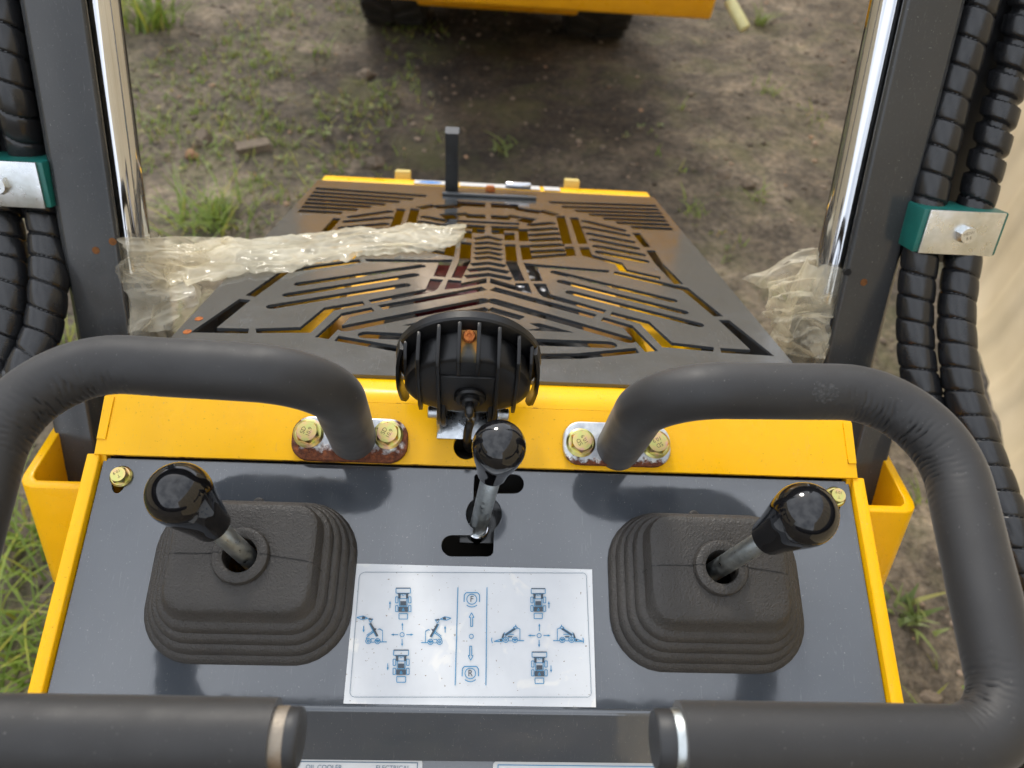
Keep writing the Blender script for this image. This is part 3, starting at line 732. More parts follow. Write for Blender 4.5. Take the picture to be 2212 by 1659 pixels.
outer = rrect(0.2838, (VT - VB) / 2, 0.002, 3, 0, (VT + VB) / 2)
BOOT_U, BOOT_V = 0.1615, 0.0
holes = [gate_uv] + [ell((s_ * 0.2690, 0.0685), 0.0048, 0.0085) for s_ in SIDES] + [ell((s_ * BOOT_U, 0.0), 0.040, 0.030) for s_ in SIDES]
obj('console_panel', curve_plate([outer] + holes, 0.003, PANEL.mat()), 'grey_paint', ld, ang=30)
# rear fascia: bend and steep face below the panel, then the lower label board
def yz(fr, v, h=0): p = fr.pt(0, v, h); return (p.y, p.z)
b0 = V((*yz(PANEL, VB), 0)); e0 = V((PANEL.v.y, PANEL.v.z, 0)); dn = V((-math.cos(R(65)), -math.sin(R(65)), 0))
prof = []
rB = 0.006; turn = R(65 - 19.8)
cen = b0 - V((PANEL.n.y, PANEL.n.z, 0)) * rB
for q in range(7):
    a = turn * q / 6; n0 = V((PANEL.n.y, PANEL.n.z, 0)); t0 = -e0
    prof.append(cen + n0 * rB * math.cos(a) + t0 * rB * math.sin(a))
end = prof[-1] + dn * 0.0425
prof.append(end)
inn = [p - (V((PANEL.n.y, PANEL.n.z, 0)) * math.cos(turn * min(q, 6) / 6) + (-e0) * math.sin(turn * min(q, 6) / 6)) * 0.003 for q, p in enumerate(prof)]
g = G().prism([(p.x, p.y) for p in prof + inn[::-1]], X(-0.2838), X(0.2838), lambda a, b, d: V((d, a, b)))
obj('rear_fascia', g, 'grey_paint', ld, ang=30)
LB = Frame((XM, end.x + 0.004, end.y - 0.0015), 0); 
# lower board frame: v points up the board
el = R(36); LB.v = V((0, math.cos(el), math.sin(el))); LB.n = LB.u.cross(LB.v); LB.o = V((XM, end.x + 0.003, end.y - 0.002))
g = G(); M = Matrix((LB.u, LB.v, LB.n)).transposed().to_4x4(); M.translation = LB.o
g.box((0, -0.045, -0.002), (0.2838, 0.045, 0.002), M); obj('label_board', bevel(g, 0.0008), 'grey_paint', ld)
g = G().box((0, 0.0012, -0.0016), (0.2830, 0.0010, 0.0012), M); obj('rust_seam', g, 'rust', ld, smooth=False)
def label_sheet(name, u0, u1, v0, v1, texts, line):
    g = curve_plate([rrect((u1 - u0) / 2, (v1 - v0) / 2, 0.0025, 4, (u0 + u1) / 2, (v0 + v1) / 2)], 0.0005, Matrix.Translation(LB.n * 0.0006) @ M, 0.0001)
    o = obj(name, g, 'white_decal', ld, smooth=False)
    a, b = offset_line([(u0 + .0035, v0 + .0035), (u1 - .0035, v0 + .0035), (u1 - .0035, v1 - .0022), (u0 + .0035, v1 - .0022)], 0.0006, True)
    g = G()
    for q in range(4):
        r_ = (q + 1) % 4; g.add([LB.pt(*a[q], 0.0009), LB.pt(*a[r_], 0.0009), LB.pt(*b[r_], 0.0009), LB.pt(*b[q], 0.0009)], [(0, 1, 2, 3)])
    obj('border_line', g, line, o, smooth=False)
    for t, u, v in texts:
        T = M.copy() @ Matrix.Translation((u, v, 0.0010)); obj('lettering', text_geo(t, 0.0043, T), 'print_line', o, smooth=False)
uA, uB = LB.uv(600, 1645)[0], LB.uv(913, 1645)[0]; uC, uD = LB.uv(1065, 1650)[0], LB.uv(1440, 1650)[0]
vA = LB.uv(750, 1638)[1]; vC = LB.uv(1250, 1646)[1]
t1, t2 = LB.uv(700, 1656.5), LB.uv(849, 1658)
label_sheet('cooler_label', uA, uB, vA - 0.05, vA, [('OIL COOLER', t1[0], t1[1]), ('ELECTRICAL', t2[0], t2[1])], 'print_line')
label_sheet('warning_label', uC, uD, vC - 0.05, vC, [], 'print_blue')

# ---- side plates, cross beam
def sideprof():
    p = [yz(PANEL, 0.0885, 0.0045), yz(PANEL, VB - 0.004, 0.0045)]
    p += [(end.x - 0.012, end.y - 0.01), (end.x - 0.03, 0.74), (0.24, 0.56), (0.43, 0.50), (0.43, 1.0), (0.345, 1.0)]
    return p
for s_ in SIDES:
    g = G().prism(sideprof(), X(s_ * 0.2850), X(s_ * 0.2945), lambda a, b, d: V((d, a, b)))
    obj('side_plate', bevel(g, 0.0012, 2), 'yellow_paint', ld, ang=50)
SW = 0.2888; ve = 0.0455                             # beam half width, length of its flat face
hole = [STRIP.uv(1007 + 27 * math.cos(2 * math.pi * q / 28), 964 + 28 * math.sin(2 * math.pi * q / 28)) for q in range(28)]
g = curve_plate([[(-SW, -0.0015), (SW, -0.0015), (SW, ve), (-SW, ve)], hole], 0.005, STRIP.mat(), 0.0006)
pr = []; n0 = V((STRIP.n.y, STRIP.n.z, 0)); tA = V((STRIP.v.y, STRIP.v.z, 0)); rr = 0.022
p0 = V((*yz(STRIP, ve), 0)); cen = p0 - n0 * rr
for q in range(9):
    a = R(45.6) * q / 8; pr.append(cen + n0 * rr * math.cos(a) + tA * rr * math.sin(a))
hd = V((HOOD.v.y, HOOD.v.z, 0)); pr.append(pr[-1] + hd * 0.05)
low = [p - V((0, 0.005, 0)) for p in pr]
g.prism([(p.x, p.y) for p in pr + low[::-1]], X(-SW), X(SW), lambda a, b, d: V((d, a, b)))
fold_end = pr[-1]
obj('cross_beam', g, 'yellow_paint', ld, ang=40)
HOOD.o = V((XM, 0.4071, 0.0)); t_ = (0.4071 - pr[-2].x) / hd.x
HOOD.o.z = pr[-2].y + hd.y * t_ + 0.0035             # grille plate lies on the beam
# face under the beam towards the panel, and welded end flanges
g = G().box((XM, 0.345, 1.045), (0.2835, 0.004, 0.017)); obj('beam_skirt', g, 'hole_dark', ld, smooth=False)
for s_ in SIDES:
    pl = [STRIP.uv(*q) for q in ((226, 856), (248, 858), (229, 949.5), (204.5, 948))]
    pl = [(-abs(u), v) for u, v in pl]
    if s_ > 0: pl = [(-u, v) for u, v in pl][::-1]
    pl = [(max(-SW + 0.0003, min(SW - 0.0003, u)), min(v, ve - 0.0005)) for u, v in pl]
    obj('end_flange', curve_plate([pl], 0.0016, Matrix.Translation(STRIP.n * 0.0012) @ STRIP.mat(), 0.0004), 'yellow_paint', ld, ang=30)
    g = G().prism([(0.333, 1.058), yz(STRIP, 0.002, -0.001), yz(STRIP, ve, -0.001), (pr[4].x, pr[4].y - .001), (pr[-2].x, pr[-2].y - .001), (0.46, 1.02), (0.46, 0.6), (0.333, 0.6)], X(s_ * (SW - 0.0075)), X(s_ * (SW - 0.0005)), lambda a, b, d: V((d, a, b)))
    obj('beam_end_plate', g, 'yellow_paint', ld, smooth=False)

# ---- hood grille: one plate, every slot a real opening
def zA(x, y): return HOOD.uv(*px4(1900 + x / 1.7015, 650 + y / 1.7015))
slots = []
def sym(pl):
    slots.append(pl); slots.append([(-u, v) for u, v in pl][::-1])
def st(pts, w=0.0075, rnd_=False): sym(offset_line([zA(*p) for p in pts], w * 1.75, False, rnd_))
def grow(pl, d=0.0024):
    L, Rr = offset_line(pl, 2 * d, True)
    ar = lambda q: abs(sum(q[i - 1][0] * q[i][1] - q[i][0] * q[i - 1][1] for i in range(len(q))))
    return [tuple(p) for p in (L if ar(L) > ar(Rr) else Rr)]
def poly(pts): sym(grow([zA(*p) for p in pts]))
u0 = zA(80, 700)[0]
for (yp, xe, ye) in ((507, 180, 530), (545, 180, 562), (580, 181, 596), (612, 182, 630), (645, 182, 664), (684, 207, 706), (722, 228, 748), (762, 248, 793)):
    vp = zA(80, yp)[1]; ue, vq = zA(xe, ye); ue = abs(ue - u0 * 0); 
    slots.append(offset_line([(-ue, vq), (0, vp), (ue, vq)], 0.0115))
st([(112, 446), (300, 452)], 0.012); st([(112, 474), (200, 476)], 0.010)
vm = zA(80, 408)[1]; ue = zA(300, 410)[0]; slots.append([(-ue, vm + .006), (-ue, vm - .006), (ue, vm - .006), (ue, vm + .006)])
st([(108, 291), (296, 300)], 0.016); st([(108, 371), (238, 378)], 0.013)
st([(348, 312), (306, 331)], 0.012); st([(282, 362), (250, 378)], 0.011)
st([(420, 322), (392, 345)], 0.010); st([(375, 376), (328, 408)], 0.012)
st([(445, 328), (556, 358)], 0.010)
poly([(212, 482), (256, 482), (259, 526), (213, 526)])
poly([(216, 560), (262, 560), (276, 690), (324, 800), (284, 800), (224, 684)])
poly([(306, 456), (344, 456), (354, 532), (312, 532)])
poly([(318, 566), (357, 566), (374, 640), (668, 618), (676, 630), (334, 658)])
poly([(346, 688), (398, 694), (900, 736), (893, 746), (408, 708), (446, 802), (394, 802)])
poly([(414, 830), (470, 830), (500, 900), (876, 1006), (862, 1018), (478, 912), (450, 890)])
poly([(118, 797), (292, 848), (288, 826), (350, 826), (370, 882), (300, 870), (116, 818)])
for a, b in (((385, 425), (515, 413)), ((390, 460), (535, 450)), ((395, 495), (550, 485)), ((400, 530), (560, 521)), ((405, 570), (573, 561)), ((410, 609), (585, 599))): st([a, b], 0.0085, True)
poly([(562, 366), (600, 366), (649, 550), (608, 550)]); poly([(622, 576), (658, 576), (672, 610), (634, 612)])
poly([(655, 376), (690, 376), (754, 550), (713, 550)])
poly([(722, 580), (764, 580), (784, 628), (990, 684), (1022, 728), (1250, 779), (1246, 790), (996, 736), (966, 690), (742, 632)])
for a, b in (((752, 400), (1000, 461)), ((757, 442), (1030, 495)), ((782, 486), (1060, 540)), ((807, 526), (1090, 583)), ((832, 571), (1128, 628)), ((848, 611), (1150, 672))): st([a, b], 0.0078, True)
for a, b in (((505, 271), (1235, 295)), ((592, 301), (1252, 321)), ((682, 329), (1272, 346)), ((777, 355), (1290, 372)), ((872, 382), (1306, 398)), ((962, 410), (1325, 425)), ((1062, 440), (1345, 454))): st([a, b], 0.0092)
poly([(1082, 482), (1110, 482), (1184, 572), (1156, 572)])
poly([(1180, 602), (1214, 602), (1264, 684), (1400, 822), (1366, 822), (1240, 692)])
poly([(962, 746), (1440, 856), (1668, 1040), (1634, 1042), (1424, 868), (956, 757)])
poly([(1678, 1078), (1722, 1078), (2010, 1308), (1692, 1288), (1688, 1270), (1900, 1282)])
st([(545, 747), (1342, 939)], 0.0066, True); st([(590, 810), (1417, 1018)], 0.0066, True); st([(650, 884), (1520, 1104)], 0.0066, True)
st([(118, 858), (815, 1048)], 0.0070); st([(126, 943), (1045, 1207)], 0.0080, True)
poly([(945, 1026), (1172, 1084), (1330, 1230), (1608, 1262), (1604, 1278), (1286, 1250), (1134, 1092), (936, 1040)])
poly([(886, 1062), (1058, 1112), (1222, 1276), (1168, 1280), (1026, 1126), (874, 1076)])
st([(96, 996), (322, 1060)], 0.0065)
poly([(404, 1100), (438, 1100), (640, 1152), (384, 1140), (470, 1132)])
st([(300, 1218), (912, 1240)], 0.0085, True)
poly([(420, 1308), (700, 1306), (1082, 1270), (1098, 1290), (720, 1328), (420, 1330)])
HW = 0.2695; v_far = (1.0405 - HOOD.o.y) / HOOD.v.y
obj('hood_grille', cut_plate([(-HW, 0.0), (HW, 0.0), (HW, v_far), (-HW, v_far)], slots, 0.003, HOOD.mat()), 'hood_paint', ld, smooth=False)
for (px, py) in ((407, 688), (380, 716)):
    u, v = HOOD.uv(px, py); u = max(u, -HW + 0.009)
    obj('rust_spot', curve_plate([[(u + r_ * math.cos(a) * 0.005, v + r_ * math.sin(a) * 0.0065) for a, r_ in [(q * 6.283 / 12, 0.7 + 0.5 * noise.noise(V((q, px, 0)))) for q in range(12)]]], 0.0004, Matrix.Translation(HOOD.n * 0.0004) @ HOOD.mat(), 0.0001), 'rust', ld, smooth=False)

# ---- engine bay below the grille
def hbox(name, u, v, h, du, dv, dh, mat, bev=0.004, label=None):
    return obj(name, bevel(G().box((u, v, h), (du, dv, dh), HOOD.mat()), bev), mat, ld, label=label)
for s_ in SIDES:
    hbox('inner_rail', s_ * 0.218, 0.33, -0.085, 0.034, 0.31, 0.010, 'yellow_paint')
    hbox('hood_side', s_ * 0.2625, v_far / 2, -0.125, 0.003, v_far / 2, 0.1200, 'hood_paint', 0.001)
    for q in range(7):
        g = G().lathe([(0.006, 0.0), (0.006, 0.10)], HOOD.mat(s_ * (0.150 + 0.0), 0.06 + q * 0.014, -0.15), n=12)
        obj('ribbed_bar', g, 'yellow_paint', ld)
hbox('engine_floor', 0, 0.33, -0.26, 0.255, 0.32, 0.005, 'engine_black')
hbox('engine_block', 0.0, 0.30, -0.165, 0.13, 0.27, 0.070, 'engine_black', 0.012)
hbox('air_filter', 0.02, 0.52, -0.12, 0.06, 0.05, 0.04, 'engine_black', 0.02)
ur, vr = HOOD.uv(968, 600, -0.045); hbox('fuel_tank', ur, vr, -0.065, 0.040, 0.055, 0.022, 'engine_red', 0.012)
us, vs_ = HOOD.uv(1152, 612, -0.035)
hbox('radiator', 0.0, 0.06, -0.13, 0.20, 0.018, 0.06, 'engine_black', 0.004)
for (u, v) in ((us - 0.012, vs_), (us + 0.016, vs_ - 0.01), (us - 0.006, vs_ - 0.022)):
    obj('hose_fitting', G().lathe([(0.0, 0.0), (0.009, 0.0), (0.009, 0.012), (0.006, 0.014), (0.006, 0.03), (0.0, 0.03)], HOOD.mat(u, v, -0.05), n=16), 'engine_silver', ld)
for s_ in (-1, 1):
    p = [HOOD.pt(s_ * 0.10, 0.08, -0.09), HOOD.pt(s_ * 0.12, 0.18, -0.07), HOOD.pt(s_ * 0.06, 0.30, -0.08), HOOD.pt(s_ * 0.09, 0.45, -0.10)]
    obj('fuel_hose', G().sweep(catmull(p, 0.01), 0.010, 14), 'black_rubber', ld)
g = G().prism([(0.335, 0.50), (0.335, 0.66), (1.06, 0.66), (1.06, 0.40), (0.6, 0.36)], X(-0.262), X(0.262), lambda a, b, d: V((d, a, b)))
obj('chassis', bevel(g, 0.006), 'yellow_paint', ld)

# ---- hood front: yellow lip, blocks, decals, upright
vl = v_far
pf = [(vl + 0.001, 0.000), (vl + 0.030, 0.001), (vl + 0.060, -0.006), (vl + 0.072, -0.020), (vl + 0.075, -0.12), (vl + 0.001, -0.12)]
g = G().prism(pf, -0.2655, 0.2655, lambda a, b, d: HOOD.pt(d, a, b)); obj('front_lip', bevel(g, 0.003), 'yellow_paint', ld)
for px, py in ((872, 377), (1232, 393)):
    u, v = HOOD.uv(px, py); hbox('rubber_block', u, vl + 0.062, 0.000, 0.0125, 0.009, 0.009, 'pale_block', 0.002)
for x0, x1, mt in ((893, 968, 'white_decal'), (993, 1165, 'white_decal'), (1172, 1207, 'white_decal')):
    ua, ub = HOOD.uv(x0, 400)[0], HOOD.uv(x1, 405)[0]
    g = curve_plate([[(ua, vl + .004), (ub, vl + .004), (ub, vl + .029), (ua, vl + .029)]], 0.0004, Matrix.Translation(HOOD.n * 0.0018) @ HOOD.mat(), 0.00005)
    dc = obj('decal', g, mt, ld, smooth=False)
    if x0 == 893:
        um = (ua + ub) / 2 - 0.002
        g = curve_plate([[(um + 0.018 * math.cos(a), vl + .016 + 0.0085 * math.sin(a)) for a in [q * 6.283 / 24 for q in range(24)]]], 0.0002, Matrix.Translation(HOOD.n * 0.0021) @ HOOD.mat(), 0.00002)
        obj('emblem', g, 'decal_blue', dc, smooth=False)
ub_ = HOOD.uv(976, 414)
bz = HOOD.pt(*ub_)
g = G()
for (w, sgn) in ((0.0102, 1),): g.prism(rrect(w, w, 0.002, 3), 0.0, 0.105, lambda a, b, d: bz + V((a, b, d - 0.002)))
obj('square_upright', g, 'post_paint', ld, ang=30)
ua, ub = HOOD.uv(955, 424)[0], HOOD.uv(1158, 430)[0]; vv = HOOD.uv(1055, 426)[1]
hbox('latch_bar', (ua + ub) / 2, vv, 0.003, (ub - ua) / 2, 0.006, 0.0025, 'hood_paint', 0.001)
u, v = HOOD.uv(1059, 414); obj('rusty_bolt', G().lathe([(0.0, 0), (0.0075, 0), (0.0075, 0.006), (0.006, 0.008), (0.0, 0.008)], HOOD.mat(u, v, 0.001), n=12), 'rust', ld)
u, v = HOOD.uv(1118, 419); T = HOOD.mat(u, v, 0.013) @ Matrix.Rotation(R(90), 4, 'Y')
obj('latch_pin', G().lathe([(0.0, -0.02), (0.0045, -0.02), (0.0055, -0.018), (0.0055, 0.018), (0.0045, 0.02), (0.0, 0.02)], T, n=16), 'chrome', ld)

# ---- bolts
def hexa(r): return [(r * math.cos(R(30 + 60 * q)), r * math.sin(R(30 + 60 * q))) for q in range(6)]
def bolt_mesh(name, mat, eng, lines, af=0.0155, fl=0.0112, hh=0.0085, flange=True):
    g = G(); fn_ = lambda a, b, d: V((a, b, d)); rc = af / math.sqrt(3)
    if flange: g.lathe([(0.0, 0.0), (fl, 0.0), (fl, 0.0012), (fl * 0.86, 0.0024), (0.0, 0.0026)], n=32)
    z0 = 0.002 if flange else 0.0
    # hexagon with chamfered crown: sample 48 directions, hex below, circle on top
    ls = []; n = 48
    hexr = lambda a: (af / 2) / max(1e-6, math.cos(((a + math.pi / 6) % (math.pi / 3)) - math.pi / 6))
    for z, kind in ((z0, 'h'), (hh - 0.0022, 'h'), (hh - 0.0003, 'm'), (hh, 'c')):
        l = []
        for q in range(n):
            a = 2 * math.pi * q / n; r_ = hexr(a)
            if kind == 'h': rr_, zz = r_, z - (0 if z == z0 else max(0, (r_ - af / 2)) * 0.55)
            elif kind == 'm': rr_, zz = min(r_, af / 2 * 0.985), z
            else: rr_, zz = af / 2 * 0.95, z
            l.append(V((rr_ * math.cos(a), rr_ * math.sin(a), zz)))
        ls.append(l)
    g.loops(ls, True, True)
    o = obj(name, g, mat, ld, M=Matrix.Identity(4), ang=25)
    tg = G()
    for t, dy, sz in lines:
        tg2 = text_geo(t, sz, Matrix.Translation((0, dy, hh + 0.00008))); tg.add(tg2.v, tg2.f)
    me = tg.mesh('marking'); me.materials.append(MATS[eng])
    c = bpy.data.objects.new('marking', me); COL.objects.link(c); c.parent = o; WM[c.name] = Matrix.Identity(4)
    return o
def put(proto, Ms, used=[]):
    for i, M_ in enumerate(Ms):
        if i == 0:
            proto.matrix_basis = M_; WM[proto.name] = M_.copy()
            for c in proto.children: WM[c.name] = M_.copy()
        else: place(proto, ld, M_)
b1 = bolt_mesh('flange_bolt', 'yellow_zinc', 'engraving', [('SD', 0.0024, 0.0046), ('10.9', -0.0020, 0.0042)])
ML_, MR_ = STRIP.uv(758, 952), STRIP.uv(1330, 962)
bm_ = [STRIP.uv(670, 940), STRIP.uv(840, 943), STRIP.uv(1252, 960), STRIP.uv(1412, 963)]
TP = 0.0055
put(b1, [STRIP.mat(bm_[0][0], bm_[0][1], TP, R(75)), STRIP.mat(bm_[1][0], bm_[1][1], TP, R(65)), STRIP.mat(bm_[2][0], bm_[2][1], TP, R(-60) + math.pi), STRIP.mat(bm_[3][0], bm_[3][1], TP, R(205))])
b2 = bolt_mesh('panel_bolt', 'yellow_zinc', 'engraving', [('T', 0.0016, 0.0034), ('10.9', -0.0020, 0.0032)], 0.0112, 0.0080, 0.0068)
put(b2, [PANEL.mat(*PANEL.uv(263, 1030), 0.0003, R(215)), PANEL.mat(*PANEL.uv(1803, 1074), 0.0003, R(172))])
# ---- handle mounts
for nm, (c, mat, lab) in {'l': (ML_, 'rusty_zinc', 'heavily rusted handle mounting plate'), 'r': (MR_, 'light_rust_zinc', 'bright zinc handle mounting plate with a rusty lower edge')}.items():
    w = 0.0430 if nm == 'l' else 0.0415
    g = curve_plate([rrect(w, 0.0168, 0.0135, 6)], 0.0055, Matrix.Identity(4), 0.0012)
    obj('mounting_plate', g, mat, ld, M=STRIP.mat(c[0], c[1], 0.0056), ang=35, label=lab)

# ---- foam covered handles
def handle(s_):
    pts = [(0.1008, 0.3522, 1.0740), (0.0960, 0.3000, 1.1985), (0.2715, 0.3025, 1.2022), (0.2528, 0.1129, 1.1619), (0.0905, 0.1142, 1.1576)]
    if s_ < 0: pts[4] = (0.0975, 0.1142, 1.1535); pts[3] = (0.2570, 0.1129, 1.1576); pts[2] = (0.2735, 0.3025, 1.2022)
    pts = [V((X(s_ * x), y, z)) for x, y, z in pts]
    path, bends = fillet(pts, [0.044, 0.056, 0.0335], 0.0010)
    r0 = 0.0172 + 0
    def rad(i, s, a, d):
        r_ = r0
        for (s0, s1, inn) in bends[1:]:
            t = (s - s0) / (s1 - s0)
            if -0.25 < t < 1.25:
                inner = max(0.0, d.dot(inn)); w_ = max(0, 1 - ((t - 0.5) / 0.75) ** 2) * inner ** 1.2
                if w_ > 0:
                    ph = s * 1500 + 2.6 * noise.noise(V((a * 1.1, s * 60, s_))) + 3.0 * noise.noise(V((a * 3, s * 25, 5)))
                    gate_ = max(0.0, noise.noise(V((a * 2.5 + 7, s * 160, 1.0 + s_))) + 0.25)
                    r_ -= w_ * (0.0019 * max(0, math.sin(ph)) ** 3 * min(1.0, gate_ * 1.6) + 0.0004)
        return r_ + 0.00012 * noise.noise(V((s * 40, a, s_)))
    h = obj('handle', G().sweep(path, rad, 56), 'foam', ld, ang=60, label=('left' if s_ < 0 else 'right') + ' handle loop in black foam')
    dE = (path[-1] - path[-2]).normalized(); M_ = dE.to_track_quat('Z', 'Y').to_matrix().to_4x4(); M_.translation = path[-1]
    g = G().lathe([(0.0137, -0.004), (0.0137, 0.0052 if s_ < 0 else 0.0030), (0.0133, 0.0060 if s_ < 0 else 0.0038), (0.010, 0.0060 if s_ < 0 else 0.0038)], M_, n=40)
    obj('tube_end', g, 'end_steel' if s_ < 0 else 'shaft_steel', h)
    g = G().lathe([(0.0124, 0.0032), (0.0135, 0.0062 if s_ < 0 else 0.0040), (0.0135, 0.0108), (0.0125, 0.0120), (0.0, 0.0122)], M_, n=40)
    obj('end_cap', g, 'cap_plastic', h)
    return h, path
HL, pathL = handle(-1); HR_, pathR = handle(1)
rs = ray(1757, 842).normalized()
ic = min(range(len(pathR) // 2), key=lambda i: (pathR[i] - CAM - rs * (pathR[i] - CAM).dot(rs)).length)
tt = (pathR[ic + 3] - pathR[ic - 3]).normalized(); nn_ = (CAM - pathR[ic]); nn_ = (nn_ - tt * nn_.dot(tt)).normalized(); bb = tt.cross(nn_)
rows = []
for i in range(-10, 11):
    row = []
    for j in range(-10, 11):
        u, v = i / 10, j / 10; L = max(abs(u), abs(v)); ln_ = math.hypot(u, v) or 1
        u, v = u / ln_ * L, v / ln_ * L; e_ = 0.75 + 0.55 * noise.noise(V((u * 2.2, v * 2.2, 4)))
        a = v * 0.5 * e_ + 0.02; row.append(pathR[ic] + tt * (u * 0.0100 * e_) + (nn_ * math.cos(a) + bb * math.sin(a)) * 0.01735)
    rows.append(row)
obj('worn_patch', G().loops(rows, closed=False), 'foam_scuff', HR_, recalc=False)

# ---- levers: rubber boots, steel shafts, ball knobs
def boot_loop(hu, hv, r, z, n=64):
    per = [(hu - r, hv - r), (-(hu - r), hv - r), (-(hu - r), -(hv - r)), (hu - r, -(hv - r))]; out = []
    for q in range(n):                               # even steps by direction
        a = 2 * math.pi * q / n; dx, dy = math.cos(a), math.sin(a); lo, hi = 0.0, 0.3
        for _ in range(22):
            md = (lo + hi) / 2; x, y = abs(dx * md), abs(dy * md)
            qx, qy = max(0, x - (hu - r)), max(0, y - (hv - r))
            ins = (x <= hu and y <= hv) and (qx * qx + qy * qy <= r * r)
            lo, hi = (md, hi) if ins else (lo, md)
        out.append(V((dx * lo, dy * lo, z)))
    return out
def make_boot():
    PU, PV = 0.0450, 0.0335; ls = []
    steps = [(0.0262, -0.0002), (0.0262, 0.0020), (0.0252, 0.0042), (0.0236, 0.0058), (0.0216, 0.0062), (0.0214, 0.0096), (0.0205, 0.0118), (0.0190, 0.0132), (0.0166, 0.0136), (0.0164, 0.0168), (0.0156, 0.0188), (0.0140, 0.0200), (0.0116, 0.0204), (0.0114, 0.0232), (0.0105, 0.0252), (0.0092, 0.0264), (0.0066, 0.0268), (0.0056, 0.0275), (0.0036, 0.0350), (0.0022, 0.0374), (0.0, 0.0384), (-0.0035, 0.0388)]
    for o_, h in steps:
        hu, hv = PU + o_ * 0.97, PV + o_ * 0.84; r_ = 0.012 + max(0, o_) * 0.95
        ls.append(boot_loop(hu, hv, r_, h))
    n = 64; circ = lambda r_, z: [V((r_ * math.cos(2 * math.pi * q / n), r_ * math.sin(2 * math.pi * q / n), z)) for q in range(n)]
    a = ls[-1]; b = circ(0.0192, 0.0384)
    for t in (0.25, 0.5, 0.75, 0.93): ls.append([V((p.x + (q.x - p.x) * t, p.y + (q.y - p.y) * t, 0.0390 - 0.0003 * t)) for p, q in zip(a, b)])
    for r_, z in ((0.0190, 0.0386), (0.0187, 0.0412), (0.0179, 0.0426), (0.0165, 0.0432), (0.0124, 0.0432), (0.0114, 0.0426), (0.0110, 0.0410), (0.0110, 0.0250)): ls.append(circ(r_, z))
    for l in ls:
        for p in l: p.y += 0.0105 * min(1.0, max(0.0, p.z) / 0.036)
    return G().loops(ls)
bg_ = make_boot()
M = PANEL.mat(-BOOT_U, BOOT_V, 0.0003)
boot = obj('lever_boot', bg_, 'boot_rubber', ld, M=M, ang=35)
g = G()                                              # moulding seam across the boot
seam = [(0.0690, 0.0085), (0.0680, 0.0099), (0.0642, 0.0139), (0.0594, 0.0207), (0.0534, 0.0279), (0.0500, 0.0376), (0.0440, 0.0391), (0.0193, 0.0389), (0.0180, 0.0429), (0.0130, 0.0434)]
sm2 = [(a - 0.0028 if a > 0.03 else a, b) for a, b in seam]
for s_ in SIDES:
    rw = []
    for (x0, z0) in sm2:
        yy = 0.0015 + 0.0105 * min(1.0, z0 / 0.036) - 0.010 * (x0 / 0.07) ** 2 * (1 if s_ > 0 else 0.2)
        rw.append([V((s_ * x0, yy - 0.00025, z0 + 0.0002)), V((s_ * x0, yy + 0.00025, z0 + 0.0002)), V((s_ * x0, yy + 0.00025, z0 - 0.0004)), V((s_ * x0, yy - 0.00025, z0 - 0.0004))])
    obj('moulding_seam', G().loops(rw, True, True), 'seam_dark', boot, smooth=False, M=M)
nubg = G().lathe([(0.004, 0.0), (0.004, 0.003), (0.003, 0.004), (0.0, 0.004)], Matrix.Translation((-0.004, 0.0552, 0.0)), n=16)
obj('clip_nub', nubg, 'boot_rubber', boot, M=M)
place(boot, ld, PANEL.mat(BOOT_U, BOOT_V, 0.0003))
def knob_prof(R_):
    pr_ = []
    for q in range(0, 21):
        a = R(3 + 95 * q / 20); pr_.append((R_ * math.sin(a), R_ * math.cos(a)))
    r_l, z_l = pr_[-1]
    for rr_, zz in ((0.945, -0.40), (0.875, -0.70), (0.80, -1.00), (0.725, -1.30), (0.66, -1.60), (0.615, -1.92)): pr_.append((R_ * rr_, R_ * zz))
    zb = pr_[-1][1]; pr_ += [(R_ * 0.60, zb - R_ * 0.06), (R_ * 0.3, zb - R_ * 0.07)]
    return pr_
def lever(name, base, top, R_, shaft_r, low_):
    d = (top - base).normalized(); q_ = d.to_track_quat('Z', 'Y').to_matrix().to_4x4(); q_.translation = top
    L = (top - base).length
    sh = obj(name, G().lathe([(shaft_r * 0.9, -L - low_), (shaft_r, -L - low_ + 0.002), (shaft_r, -R_ * 1.5)], q_, n=28), 'shaft_steel', ld)
    obj('knob', G().lathe(knob_prof(R_), q_, n=48), 'gloss_black', sh, ang=50)
    return sh
tL, tR, tG = at(388, 1068, 0.434), at(1738, 1112, 0.434), at(1078, 965, 0.461)
rL, rR = PANEL.hit(527, 1196, 0.040), PANEL.hit(1561, 1222, 0.040)
lever('control_lever', rL, tL, 0.0190, 0.0066, 0.055); lever('control_lever', rR, tR, 0.0190, 0.0066, 0.055)
gb = PANEL.hit(1033, 1140, -0.012); gl = lever('shift_lever', gb, tG, 0.0170, 0.0068, 0.0)
dG = (tG - gb).normalized(); q_ = dG.to_track_quat('Z', 'Y').to_matrix().to_4x4(); q_.translation = gb
obj('lock_nut', G().lathe([(0.0085, -0.012), (0.0085, -0.001), (0.0075, 0.0), (0.0, 0.0)], q_, n=24), 'chrome', gl)
gm = PANEL.mat(*PANEL.uv(1040, 1110), 0)
obj('shift_bracket', bevel(G().box((0.004, 0.0, -0.022), (0.020, 0.018, 0.003), gm).box((0.022, -0.004, -0.03), (0.003, 0.022, 0.012), gm), 0.001), 'post_paint', ld)
obj('console_tray', G().box((0, 0, -0.10), (0.27, 0.075, 0.002), PANEL.mat()), 'hole_dark', ld, smooth=False)
for s_ in SIDES:
    obj('valve_plate', G().box((s_ * BOOT_U - 0.02, -0.006, -0.045), (0.016, 0.03, 0.004), PANEL.mat()), 'yellow_paint', ld, smooth=False)
